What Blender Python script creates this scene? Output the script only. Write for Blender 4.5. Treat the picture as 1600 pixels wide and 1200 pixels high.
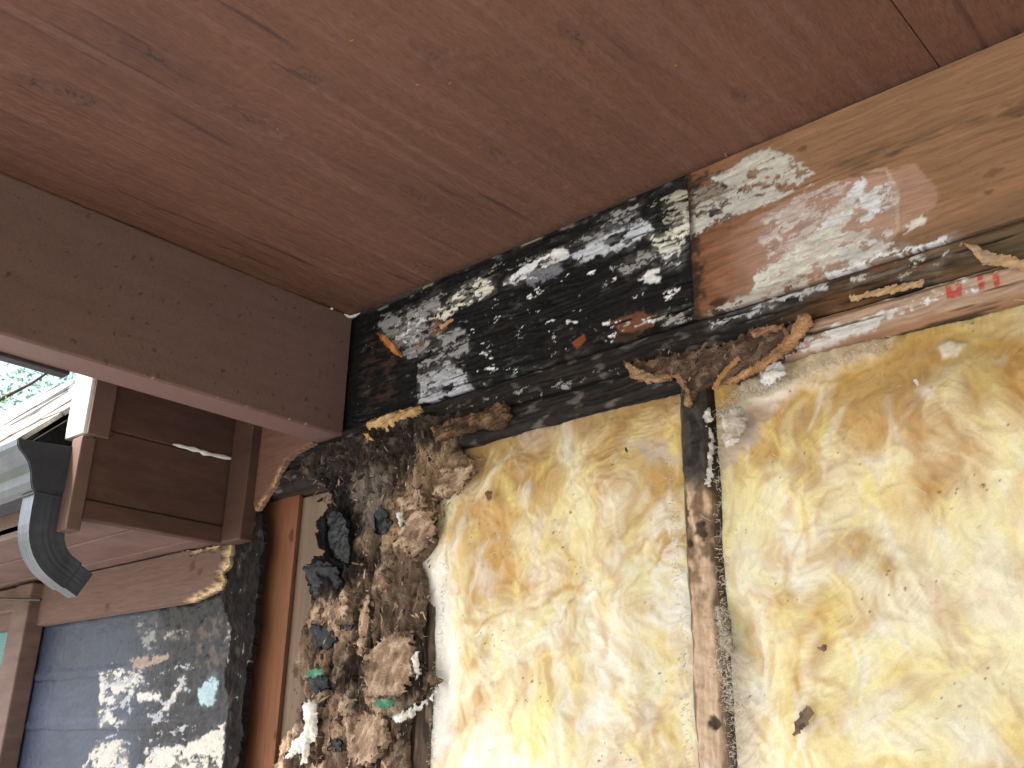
import bpy, math, random
import numpy as np
from mathutils import Matrix, Vector
S = bpy.context.scene
for o in list(bpy.data.objects): bpy.data.objects.remove(o)
random.seed(4); RNG = np.random.default_rng(7)

# ------------------------------------------------------------------ camera
CR = np.array([0.74395189, 0.66803349, 0.01633527])      # right
CU = np.array([0.22599747, -0.27453545, 0.93464187])     # up
CF = np.array([-0.62885668, 0.69163686, 0.35521505])     # forward
CP = np.array([1.41405, -1.08, 1.54686]); FPX = 1513.5
cam = bpy.data.cameras.new('camera'); camo = bpy.data.objects.new('camera', cam)
S.collection.objects.link(camo); S.camera = camo
cam.sensor_width = 36; cam.lens = 36 * FPX / 1600; cam.clip_start = .02; cam.clip_end = 3000
camo.matrix_world = Matrix([[CR[i], CU[i], -CF[i], CP[i]] for i in range(3)] + [[0, 0, 0, 1]])
# ------------------------------------------------------------------ sky, sun, exposure
SUN_EL, SUN_AZ = math.radians(52), math.radians(215)     # azimuth clockwise from +Y
W = bpy.data.worlds.new('World'); S.world = W; W.use_nodes = True
nt = W.node_tree; nt.nodes.clear()
sky = nt.nodes.new('ShaderNodeTexSky'); sky.sky_type = 'NISHITA'; sky.sun_disc = False
sky.sun_elevation = SUN_EL; sky.sun_rotation = SUN_AZ
sky.air_density = 1.0; sky.dust_density = 4.0; sky.ozone_density = 1.0
bg = nt.nodes.new('ShaderNodeBackground'); bg.inputs['Strength'].default_value = .15
ow = nt.nodes.new('ShaderNodeOutputWorld')
nt.links.new(sky.outputs[0], bg.inputs[0]); nt.links.new(bg.outputs[0], ow.inputs[0])
sl = bpy.data.lights.new('sun', 'SUN'); sl.energy = 4.5; sl.angle = math.radians(8); sl.color = (1, .965, .93)
so = bpy.data.objects.new('sun', sl); S.collection.objects.link(so)
sd = Vector((math.sin(SUN_AZ) * math.cos(SUN_EL), math.cos(SUN_AZ) * math.cos(SUN_EL), math.sin(SUN_EL)))
so.rotation_euler = (-sd).to_track_quat('-Z', 'Y').to_euler()
S.view_settings.view_transform = 'Standard'; S.view_settings.look = 'None'
S.view_settings.gamma = 1; S.view_settings.exposure = 1.55; S.view_settings.use_curve_mapping = False
S.cycles.max_bounces = 8; S.cycles.diffuse_bounces = 5

# ------------------------------------------------------------------ helpers
def ray(px, py): return CR * (px - 800) / FPX - CU * (py - 600) / FPX + CF
def on(px, py, ax, v):
    d = ray(px, py); return CP + d * (v - CP[ax]) / d[ax]
def PW(pts, y=0.0): return [tuple(on(p[0], p[1], 1, y)[[0, 2]]) for p in pts]      # point on the wall
def PC(px, py): return tuple(on(px, py, 2, 2.35)[:2])                               # point on the ceiling
def lin(r, g, b):
    c = np.array([r, g, b]) / 255.; return np.where(c <= .04045, c / 12.92, ((c + .055) / 1.055) ** 2.4)
_pr = np.random.default_rng(99); _PT = np.concatenate([_pr.permutation(1024)] * 2).astype(np.int32)
_GA = _pr.uniform(0, 2 * np.pi, 1024); _GX = np.cos(_GA).astype(np.float32) * 1.45; _GY = np.sin(_GA).astype(np.float32) * 1.45
def noise(x, y, s=0):
    xf = np.floor(x); yf = np.floor(y); fx = (x - xf).astype(np.float32); fy = (y - yf).astype(np.float32)
    xi = (xf.astype(np.int32) + s * 37) & 1023; yi = (yf.astype(np.int32) + s * 101) & 1023
    a = _PT[xi]; b = _PT[(xi + 1) & 1023]; y1 = (yi + 1) & 1023
    u = fx * fx * fx * (fx * (fx * 6 - 15) + 10); v = fy * fy * fy * (fy * (fy * 6 - 15) + 10)
    h = _PT[a + yi]; g00 = _GX[h] * fx + _GY[h] * fy
    h = _PT[b + yi]; g10 = _GX[h] * (fx - 1) + _GY[h] * fy
    h = _PT[a + y1]; g01 = _GX[h] * fx + _GY[h] * (fy - 1)
    h = _PT[b + y1]; g11 = _GX[h] * (fx - 1) + _GY[h] * (fy - 1)
    n0 = g00 + (g10 - g00) * u; n1 = g01 + (g11 - g01) * u
    return n0 + (n1 - n0) * v
def fbm(x, y, o=4, s=0, g=.5):
    r = 0; a = 1.; t = 0
    for k in range(o):
        r = r + a * noise(x * 2 ** k, y * 2 ** k, s + k * 17); t += a; a *= g
    return r / t * 1.3
def ridge(x, y, o=4, s=0):
    r = 0; a = 1.; t = 0
    for k in range(o):
        r = r + a * (1 - np.abs(noise(x * 2 ** k, y * 2 ** k, s + k * 31)) * 2); t += a; a *= .5
    return r / t
def sst(a, b, x):
    t = np.clip((x - a) / (b - a), 0, 1); return t * t * (3 - 2 * t)
def sdp(poly, X, Z):
    """signed distance to a polygon, positive inside"""
    d = np.full(X.shape, 1e9); ins = np.zeros(X.shape, bool); n = len(poly)
    for i in range(n):
        ax, az = poly[i]; bx, bz = poly[(i + 1) % n]
        ex, ez = bx - ax, bz - az; wx, wz = X - ax, Z - az
        t = np.clip((wx * ex + wz * ez) / (ex * ex + ez * ez + 1e-12), 0, 1)
        d = np.minimum(d, np.hypot(wx - ex * t, wz - ez * t))
        c = (az > Z) != (bz > Z)
        ins ^= c & (X < (bx - ax) * (Z - az) / (bz - az + 1e-12) + ax)
    return np.where(ins, d, -d)
def pm(pts, X, Z, amp=.006, f=70, e=.003, s=0, y=0., st=(1, 1), px=True):
    """soft, ragged mask of a polygon given by photo points on the wall"""
    p = PW(pts, y) if px else pts
    return sst(-e, e, sdp(p, X, Z) + amp * fbm(X * f * st[0], Z * f * st[1], 4, s))
def seg(p, q, X, Z):
    ex, ez = q[0] - p[0], q[1] - p[1]; t = np.clip(((X - p[0]) * ex + (Z - p[1]) * ez) / (ex * ex + ez * ez), 0, 1)
    return np.hypot(X - p[0] - ex * t, Z - p[1] - ez * t)
def mix(c, d, m):
    d = np.asarray(d); return c + (d - c) * np.asarray(m)[..., None]
def flat(X, c): return np.ones(X.shape + (1,)) * np.asarray(c)
def lic(vx, vz, N, L=20, st=1.0):
    nz, nx = N.shape; I, J = np.meshgrid(np.arange(nz), np.arange(nx), indexing='ij')
    acc = N.copy()
    for sg in (1, -1):
        x = J.astype(float); z = I.astype(float)
        for k in range(L):
            i = np.clip(np.rint(z).astype(int), 0, nz - 1); j = np.clip(np.rint(x).astype(int), 0, nx - 1)
            x = x + sg * st * vx[i, j]; z = z + sg * st * vz[i, j]
            i = np.clip(np.rint(z).astype(int), 0, nz - 1); j = np.clip(np.rint(x).astype(int), 0, nx - 1)
            acc += N[i, j]
    return acc / (2 * L + 1)

ORG = {}
def tag(o, label=None, cat=None, group=None, kind=None):
    for k, v in (('label', label), ('category', cat), ('group', group), ('kind', kind)):
        if v: o[k] = v
    return o
def empty(name, loc, label, cat, group=None):
    o = bpy.data.objects.new(name, None); S.collection.objects.link(o); o.location = loc; o.empty_display_size = .05
    ORG[o.name] = np.array(loc, float); return tag(o, label, cat, group)
def mobj(name, V, F, mat, parent=None, col=None, smooth=False):
    V = np.asarray(V, float).reshape(-1, 3)
    lo, hi = V.min(0), V.max(0); c = np.array([(lo[0] + hi[0]) / 2, (lo[1] + hi[1]) / 2, lo[2]])
    me = bpy.data.meshes.new(name)
    if isinstance(F, np.ndarray):
        n = len(F); k = F.shape[1]
        me.vertices.add(len(V)); me.vertices.foreach_set('co', (V - c).ravel())
        me.loops.add(n * k); me.loops.foreach_set('vertex_index', F.astype(np.int32).ravel())
        me.polygons.add(n); me.polygons.foreach_set('loop_start', np.arange(0, n * k, k, dtype=np.int32))
        me.update(calc_edges=True)
    else:
        me.from_pydata((V - c).tolist(), [], F); me.update()
    if smooth: me.polygons.foreach_set('use_smooth', np.ones(len(me.polygons), bool))
    if col is not None:
        at = me.color_attributes.new('Col', 'FLOAT_COLOR', 'POINT')
        cc = np.ones((len(V), 4)); cc[:, :3] = col; at.data.foreach_set('color', cc.ravel())
    me.materials.append(mat)
    o = bpy.data.objects.new(name, me); S.collection.objects.link(o)
    ORG[o.name] = c
    if parent: o.parent = parent; o.location = c - ORG[parent.name]
    else: o.location = c
    return o
XF = {'wall': ((0, 0, 0), (1, 0, 0), (0, 0, 1), (0, -1, 0)), 'ceil': ((0, 0, 2.35), (1, 0, 0), (0, 1, 0), (0, 0, -1)),
      'side': ((0, 0, 0), (0, 1, 0), (0, 0, 1), (1, 0, 0))}
def sheet(name, fr, rect, res, fn, mat, parent=None, back=.02, base=0., smooth=True, dense=None):
    """a board with a dense, worked front face: fn(A,B) -> relief, colour, keep mask; sides go back by `back`"""
    O, U, Vv, N = [np.array(q, float) for q in XF[fr]]
    a0, a1, b0, b1 = rect
    na = max(2, int(round((a1 - a0) / res)) + 1); nb = max(2, int(round((b1 - b0) / res)) + 1)
    bs = np.linspace(b0, b1, nb)
    if dense is not None:
        bs = np.concatenate([np.linspace(b0, dense, 12)[:-1], np.linspace(dense, b1, int((b1 - dense) / res) + 1)]); nb = len(bs)
    B, A = np.meshgrid(bs, np.linspace(a0, a1, na), indexing='ij')
    h, col, keep = fn(A, B)
    if keep is None: keep = np.ones(A.shape, bool)
    cell = keep[:-1, :-1] & keep[1:, :-1] & keep[:-1, 1:] & keep[1:, 1:]
    idx = np.arange(nb * na).reshape(nb, na)
    P = O + A[..., None] * U + B[..., None] * Vv + (h + base)[..., None] * N
    i, j = np.nonzero(cell)
    F = np.stack([idx[i, j], idx[i, j + 1], idx[i + 1, j + 1], idx[i + 1, j]], 1)
    pad = np.pad(cell, 1)
    E = []
    for di, dj, a, b in ((-1, 0, (0, 0), (0, 1)), (1, 0, (1, 1), (1, 0)), (0, -1, (1, 0), (0, 0)), (0, 1, (0, 1), (1, 1))):
        k = cell & ~pad[1 + di:1 + di + cell.shape[0], 1 + dj:1 + dj + cell.shape[1]]
        i, j = np.nonzero(k); E.append(np.stack([idx[i + a[0], j + a[1]], idx[i + b[0], j + b[1]]], 1))
    E = np.concatenate(E)
    V = P.reshape(-1, 3); C = col.reshape(-1, 3)
    ub, inv = np.unique(E, return_inverse=True); inv = inv.reshape(E.shape); nbv = len(ub)
    Vf = V[ub]; dep = (Vf - O) @ N; Vb = Vf + (base - back - dep)[:, None] * N
    n0 = len(V)
    Wl = np.stack([inv[:, 1] + n0, inv[:, 0] + n0, inv[:, 0] + n0 + nbv, inv[:, 1] + n0 + nbv], 1)
    V = np.concatenate([V, Vf, Vb]); C = np.concatenate([C, C[ub], np.repeat(C[ub].mean(0)[None], nbv, 0)]); F = np.concatenate([F, Wl])
    used = np.unique(F); mp = np.zeros(len(V), int); mp[used] = np.arange(len(used))
    if fr != 'wall' and fr != 'side': F = F[:, ::-1]
    if fr == 'wall': pass
    return mobj(name, V[used], mp[F], mat, parent, C[used], smooth)
BOXF = [(0, 3, 2, 1), (4, 5, 6, 7), (0, 1, 5, 4), (1, 2, 6, 5), (2, 3, 7, 6), (3, 0, 4, 7)]
def box(name, x0, x1, y0, y1, z0, z1, mat, parent=None, bev=.003):
    V = [(x0, y0, z0), (x1, y0, z0), (x1, y1, z0), (x0, y1, z0), (x0, y0, z1), (x1, y0, z1), (x1, y1, z1), (x0, y1, z1)]
    o = mobj(name, V, BOXF, mat, parent)
    if bev:
        m = o.modifiers.new('bevel', 'BEVEL'); m.width = bev; m.segments = 2; m.limit_method = 'ANGLE'
    return o

# ------------------------------------------------------------------ materials
def mat_base(name, rough=.7, spec=.4):
    m = bpy.data.materials.new(name); m.use_nodes = True; t = m.node_tree; t.nodes.clear()
    o = t.nodes.new('ShaderNodeOutputMaterial'); p = t.nodes.new('ShaderNodeBsdfPrincipled')
    p.inputs['Roughness'].default_value = rough; p.inputs['Specular IOR Level'].default_value = spec
    t.links.new(p.outputs[0], o.inputs[0]); return m, t, p
def nz(t, scale, detail=5, stretch=(1, 1, 1), rough=.6):
    tc = t.nodes.new('ShaderNodeTexCoord'); mp = t.nodes.new('ShaderNodeMapping'); mp.inputs['Scale'].default_value = stretch
    n = t.nodes.new('ShaderNodeTexNoise'); n.inputs['Scale'].default_value = scale; n.inputs['Detail'].default_value = detail
    n.inputs['Roughness'].default_value = rough
    t.links.new(tc.outputs['Object'], mp.inputs[0]); t.links.new(mp.outputs[0], n.inputs['Vector']); return n.outputs['Fac']
def mrange(t, src, a, b, c, d):
    n = t.nodes.new('ShaderNodeMapRange'); t.links.new(src, n.inputs[0])
    for k, v in zip((1, 2, 3, 4), (a, b, c, d)): n.inputs[k].default_value = v
    return n.outputs[0]
def finish(t, p, colsock, scale, stretch, var, bump, dist, rough=None):
    n = nz(t, scale, 6, stretch)
    mul = t.nodes.new('ShaderNodeMix'); mul.data_type = 'RGBA'; mul.blend_type = 'MULTIPLY'; mul.inputs[0].default_value = 1
    t.links.new(colsock, mul.inputs[6]); f = mrange(t, n, .3, .7, 1 - var, 1 + var)
    t.links.new(f, mul.inputs[7]); t.links.new(mul.outputs[2], p.inputs['Base Color'])
    b = t.nodes.new('ShaderNodeBump'); b.inputs['Strength'].default_value = bump; b.inputs['Distance'].default_value = dist
    t.links.new(n, b.inputs['Height']); t.links.new(b.outputs[0], p.inputs['Normal'])
    if rough: t.links.new(mrange(t, n, .3, .7, rough[0], rough[1]), p.inputs['Roughness'])
def attr_mat(name, rough=.75, spec=.35, scale=260, stretch=(1, 1, 1), var=.22, bump=.5, dist=.002, sss=0):
    m, t, p = mat_base(name, rough, spec)
    a = t.nodes.new('ShaderNodeAttribute'); a.attribute_name = 'Col'
    finish(t, p, a.outputs['Color'], scale, stretch, var, bump, dist, (rough - .12, min(1, rough + .12)))
    if sss:
        p.inputs['Subsurface Weight'].default_value = sss; p.inputs['Subsurface Radius'].default_value = (1, .8, .5)
        p.inputs['Subsurface Scale'].default_value = .02
    return m
def plain_mat(name, c1, c2, rough=.6, spec=.4, scale=30, stretch=(1, 1, 1), fine=220, var=.12, bump=.35, dist=.002, metal=0):
    m, t, p = mat_base(name, rough, spec)
    n = nz(t, scale, 5, stretch); r = t.nodes.new('ShaderNodeValToRGB'); t.links.new(n, r.inputs[0])
    r.color_ramp.elements[0].position = .32; r.color_ramp.elements[1].position = .68
    r.color_ramp.elements[0].color = (*c1, 1); r.color_ramp.elements[1].color = (*c2, 1)
    finish(t, p, r.outputs[0], fine, stretch, var, bump, dist, (rough - .1, min(1, rough + .1)))
    p.inputs['Metallic'].default_value = metal
    return m
BROWN = lin(100, 68, 52)
M = {}
M['ceil'] = attr_mat('painted_plywood', .62, .4, 260, (1, .3, 1), .22, 1.0, .0025)
M['paint'] = plain_mat('brown_paint', lin(100, 76, 68), lin(114, 87, 79), .5, .45, 14, (1, 1, 1), 240, .07, .22, .001)
M['paint_d'] = plain_mat('brown_paint_worn', lin(96, 73, 66), lin(120, 94, 86), .6, .35, 9, (1, 1, 4), 150, .12, .4, .0015)
M['panel'] = plain_mat('shaded_brown_panel', lin(74, 52, 45), lin(92, 66, 57), .65, .3, 9, (1, 1, 4), 150, .14, .5, .0015)  # brown paint darkened: shade on the eave end put into its colour
M['wood'] = attr_mat('weathered_wood', .8, .16, 200, (.1, 1, 1), .16, .6, .0015)
M['woodv'] = attr_mat('weathered_wood_upright', .78, .3, 200, (1, 1, .12), .18, .6, .0015)
M['rot'] = attr_mat('rotten_fibre', .88, .2, 340, (1, 1, 1), .34, 1.0, .004)
M['felt'] = attr_mat('black_building_felt', .44, .32, 190, (1, 1, 1), .18, .35, .0015)
M['fibre'] = attr_mat('glass_fibre_wool', .95, .05, 420, (1, 1, 1), .06, .25, .002, sss=.7)
M['torn'] = plain_mat('torn_pale_wood', lin(150, 108, 66), lin(205, 165, 112), .8, .25, 60, (.2, 1, 1), 300, .25, .8, .003)
M['white'] = plain_mat('white_caulk_and_glare', lin(215, 212, 205), lin(235, 232, 226), .55, .4, 12)  # white of the caulk, and sky glare painted onto the eave block
M['alum'] = plain_mat('grey_painted_aluminium', lin(52, 57, 67), lin(70, 75, 86), .36, .5, 25, (1, 1, .3), 140, .1, .1, .0005)
M['alum_in'] = plain_mat('dark_aluminium', lin(48, 50, 58), lin(62, 64, 72), .5, .4, 25)  # darker metal for the end cap and outlet collar
M['shingle'] = plain_mat('grey_wood_shingle', lin(150, 147, 142), lin(190, 186, 178), .9, .2, 18, (4, 1, .4), 160, .25, .8, .004)
t = M['shingle'].node_tree; oi = t.nodes.new('ShaderNodeObjectInfo'); pb = [n for n in t.nodes if n.type == 'BSDF_PRINCIPLED'][0]
hv = t.nodes.new('ShaderNodeHueSaturation'); src = pb.inputs['Base Color'].links[0].from_socket
t.links.new(src, hv.inputs['Color']); t.links.new(mrange(t, oi.outputs['Random'], 0, 1, .55, 1.15), hv.inputs['Value']); t.links.new(hv.outputs[0], pb.inputs['Base Color'])
M['glass'] = plain_mat('window_glass', lin(20, 92, 96), lin(34, 120, 122), .25, .3, 3, bump=0)
M['dark'] = plain_mat('dark_metal', lin(38, 34, 36), lin(56, 50, 52), .5, .4, 40)
M['ply'] = plain_mat('plain_plywood_back', lin(112, 94, 80), lin(136, 116, 100), .8, .25, 10, (3, 1, .3), 200, .12, .3, .001)
M['conc'] = plain_mat('pale_concrete', lin(150, 149, 147), lin(172, 171, 168), .9, .25, 3, fine=60)
M['grass'] = plain_mat('lawn', lin(80, 96, 52), lin(118, 128, 74), .95, .15, 1.2, fine=40, var=.3, bump=.8, dist=.02)
M['bark'] = plain_mat('bark', lin(70, 58, 48), lin(104, 90, 76), .95, .2, 8, (1, 1, .2), 30, .3, .8, .02)
M['crumb'] = attr_mat('wood_crumbs', .88, .2, 300, var=.25)

# ================================================================== SETTING
tag(mobj('ground', [(-400, -400, 0), (400, -400, 0), (400, 400, 0), (-400, 400, 0)], [(0, 1, 2, 3)], M['grass']), kind='structure')
tag(box('bounce_slab', -11, 9, -9, .2, -.05, .1, M['conc'], bev=.01), kind='structure')  # unseen, enlarged and pale to bounce light onto ceiling and beam

# ------------------------------------------------------------------ porch ceiling
KN = [(485, 125, 1.0), (240, 90, 1.0), (400, 190, 1.2), (680, 90, .9), (120, 150, 1.3), (60, 135, 1.0), (780, 240, .8), (650, 305, 1.0), (900, 60, .8), (1160, 150, .7)]
def ceil_fn(X, Y):
    w = fbm(X * 3, Y * 1.2, 3, 5)
    g = fbm(X * 55 + 2.5 * w, Y * 2.2, 4, 11)                    # grain runs along Y
    ring = np.sin((X + .035 * fbm(X * 4, Y * 1.1, 3, 3)) * 210 + 2 * g)
    kerf = fbm(X * 3 + Y * 2, Y * 150, 2, 21)
    h = .0011 * g + .0004 * ring + .0004 * kerf
    c = flat(X, BROWN)
    t = 1 + .11 * g + .05 * ring * sst(-.1, .5, fbm(X * 5, Y * 1.5, 2, 8)) + .05 * kerf + .22 * fbm(X * 4, Y * 3, 3, 31) + .10 * fbm(X * 60, Y * 40, 4, 33)
    c = c * t[..., None]
    c = mix(c, lin(116, 85, 73), .40 * sst(.1, .5, fbm(X * 45, Y * 1.6, 4, 41)))         # worn high grain
    cr = sst(.33, .5, fbm(X * 75 + 2 * w, Y * 2.6, 3, 61)) * sst(.0, .4, fbm(X * 6, Y * 2.5, 3, 71))
    c = mix(c, lin(58, 38, 36), .75 * cr); h = h - .0018 * cr
    for k, (px, py, r) in enumerate(KN):
        kx, ky = PC(px, py)
        if kx < X.min() - .1 or kx > X.max() + .1: continue
        d = np.hypot((X - kx) * 1.0, (Y - ky) * .42) / (.016 * r) + .55 * fbm(X * 60, Y * 40, 3, 90 + k)
        m = sst(1.3, .3, d); c = mix(c, lin(92, 66, 58), .38 * m); h = h - .0012 * m + .0012 * sst(1.5, 1.1, d) * sst(.7, 1.1, d)
        rr = np.sin(d * 9); c = mix(c, lin(88, 62, 54), .22 * sst(2.6, .8, d) * sst(.2, .9, rr))
        c = mix(c, lin(40, 30, 30), .8 * sst(.30, .08, np.abs((Y - ky) * 18 + (X - kx) * 40 + 2 * fbm(X * 90, Y * 90, 2, k))) * sst(.75, .3, d))
    sp = sst(.42, .5, fbm(X * 170, Y * 170, 2, 201)) * sst(-.32, -.05, Y) * sst(.75, .2, X) * sst(-.1, .2, fbm(X * 9, Y * 9, 2, 7))
    c = mix(c, lin(40, 30, 30), .8 * sp)                          # mould specks near the rotten corner
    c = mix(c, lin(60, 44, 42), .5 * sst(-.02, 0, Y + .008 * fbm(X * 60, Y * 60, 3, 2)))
    return h, np.clip(c, 0, 1), None
ceiling = empty('porch_ceiling', (.9, -1.1, 2.35), 'brown painted plywood ceiling of the porch above the open wall', 'ceiling')
for a0, a1, rs in ((-.07, .2272, .0034), (.2280, 1.1410, .0034), (1.1424, 2.055, .006), (2.058, 2.97, .03)):
    o = sheet('plywood_panel', 'ceil', (a0, a1, -2.8, 0), rs, ceil_fn, M['ceil'], ceiling, back=.012, dense=-1.0)
tag(box('sky_block_slab', -.42, 3.4, -2.9, .3, 2.37, 2.5, M['shingle']), 'unseen slab added over the porch ceiling to block sky and sun', 'roof')  # unseen, added and extended left to keep sky and sun out
# tan slivers stuck to the ceiling
for k, (px, py, L, an) in enumerate([(1133, 240, .010, 1.9), (548, 61, .006, .5), (652, 130, .005, .8), (702, 128, .004, .2), (433, 200, .004, .4), (1055, 100, .004, .7)]):
    x, y = PC(px, py); V = []; F = []
    for i in range(5):
        s = i / 4 - .5; px_ = x + L * s * math.cos(an) + .0012 * math.sin(i * 2); py_ = y + L * s * math.sin(an) + .0012 * math.cos(i * 2.4)
        V += [(px_, py_, 2.3488), (px_ + .0009, py_ + .0009, 2.3484), (px_, py_ + .0006, 2.3474)]
        if i: b = i * 3; F += [(b - 3, b, b + 1, b - 2), (b - 2, b + 1, b + 2, b - 1), (b - 1, b + 2, b, b - 3)]
    mobj('fibre_sliver', V, F, M['torn'], ceiling)

# ------------------------------------------------------------------ painted beam
def beam_fn(A, B):                                                # A = y, B = z
    e = np.minimum(B - 2.10, 2.35 - B)
    h = .0006 * fbm(A * 6, B * 25, 3, 4) - .0025 * sst(.0035, 0, e + .0008 * fbm(A * 60, B * 60, 2, 6))
    c = flat(A, lin(112, 87, 82)) * (1 + .10 * fbm(A * 5, B * 30, 4, 2) + .05 * fbm(A * 90, B * 90, 2, 9))[..., None]
    ch = sst(.0015, .0025, B - 2.10) * sst(.0065, .004, B - 2.10) * sst(.40, .46, fbm(A * 55, B * 20, 3, 14))
    c = mix(c, lin(196, 180, 168), .8 * ch)
    sp = sst(.66, .70, fbm(A * 70, B * 70, 2, 33)); c = mix(c, lin(52, 40, 40), .7 * sp)
    return h, c, None
beam = empty('porch_beam', (-.035, -1.1, 2.10), 'brown painted beam running from the wall corner out under the ceiling', 'beam')
sheet('beam_board', 'side', (-2.8, -.0005, 2.10, 2.3485), .003, beam_fn, M['paintv'] if 'paintv' in M else attr_mat('brown_beam_paint', .5, .45, 240, (1, 1, 1), .12, .4, .0015), beam, back=.07, )
box('drip_strip', -.095, -.0705, -2.8, -.49, 2.094, 2.115, M['dark'], beam, .002)
def caulk(name, pts, r, mat, parent, seed=0):
    """a lumpy bead along a polyline"""
    rr = random.Random(seed); V = []; F = []; n = 0
    P = [np.array(p, float) for p in pts]
    Q = []
    for a, b in zip(P[:-1], P[1:]):
        m = max(2, int(np.linalg.norm(b - a) / (r * 2.6)))
        Q += [a + (b - a) * i / m for i in range(m)]
    Q.append(P[-1])
    for i, q in enumerate(Q):
        t = Q[min(i + 1, len(Q) - 1)] - Q[max(i - 1, 0)]; t /= np.linalg.norm(t) + 1e-9
        u = np.cross(t, [.3, .5, .8]); u /= np.linalg.norm(u); w = np.cross(t, u)
        k = r * rr.uniform(.55, 1.25) * (.3 if i in (0, len(Q) - 1) else 1)
        for j in range(6):
            V.append(q + k * (math.cos(j * math.pi / 3) * u + math.sin(j * math.pi / 3) * w))
        if i:
            for j in range(6): F.append(((i - 1) * 6 + j, (i - 1) * 6 + (j + 1) % 6, i * 6 + (j + 1) % 6, i * 6 + j))
    return mobj(name, V, F, mat, parent, smooth=True)
caulk('old_caulk', [(.001, -.02, 2.347), (.001, -.006, 2.346), (.012, -.003, 2.346), (.03, -.003, 2.347)], .0035, M['white'], beam, 3)
caulk('old_caulk', [(.002, -.055, 2.347), (.002, -.048, 2.3475)], .003, M['white'], beam, 5)

# ------------------------------------------------------------------ rotten header
BLK = np.array([.010, .0098, .0105]); WHT = lin(238, 238, 241); GRY = lin(160, 158, 158); CRM = lin(234, 230, 218)
def patches(c, h, X, Z, L, hh=.0012):
    for k, (pts, colr, dens, fs) in enumerate(L):
        wx = .010 * fbm(X * 45, Z * 60, 4, 310 + k, .6); wz = .005 * fbm(X * 60, Z * 60, 4, 320 + k, .6)
        m = pm(pts, X + wx, Z + wz, .008, 70, .002, 300 + k * 7)
        n = .7 * fbm((X + wx) * fs * .18, (Z + wz) * fs * .5, 3, 500 + k * 13) + .62 * fbm((X + wx) * fs * .55, (Z + wz) * fs * 1.3, 5, 600 + k * 13, .7)
        q = m * sst(.22 - dens * 1.15, .29 - dens * 1.15, n)
        wm = pm(pts, X, Z, .012, 35, .012, 900 + k * 7)
        if dens > .04: c = mix(c, np.asarray(colr) * .55, .38 * wm * sst(-.35, .35, fbm(X * fs * .3, Z * fs * .9, 4, 700 + k)))
        c = mix(c, np.asarray(colr) * (.92 + .22 * fbm(X * 60, Z * 120, 4, 800 + k, .65))[..., None], np.clip(q, 0, 1)); h = h + hh * q * (.6 + .5 * fbm(X * 200, Z * 200, 2, k))
    return c, h
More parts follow.
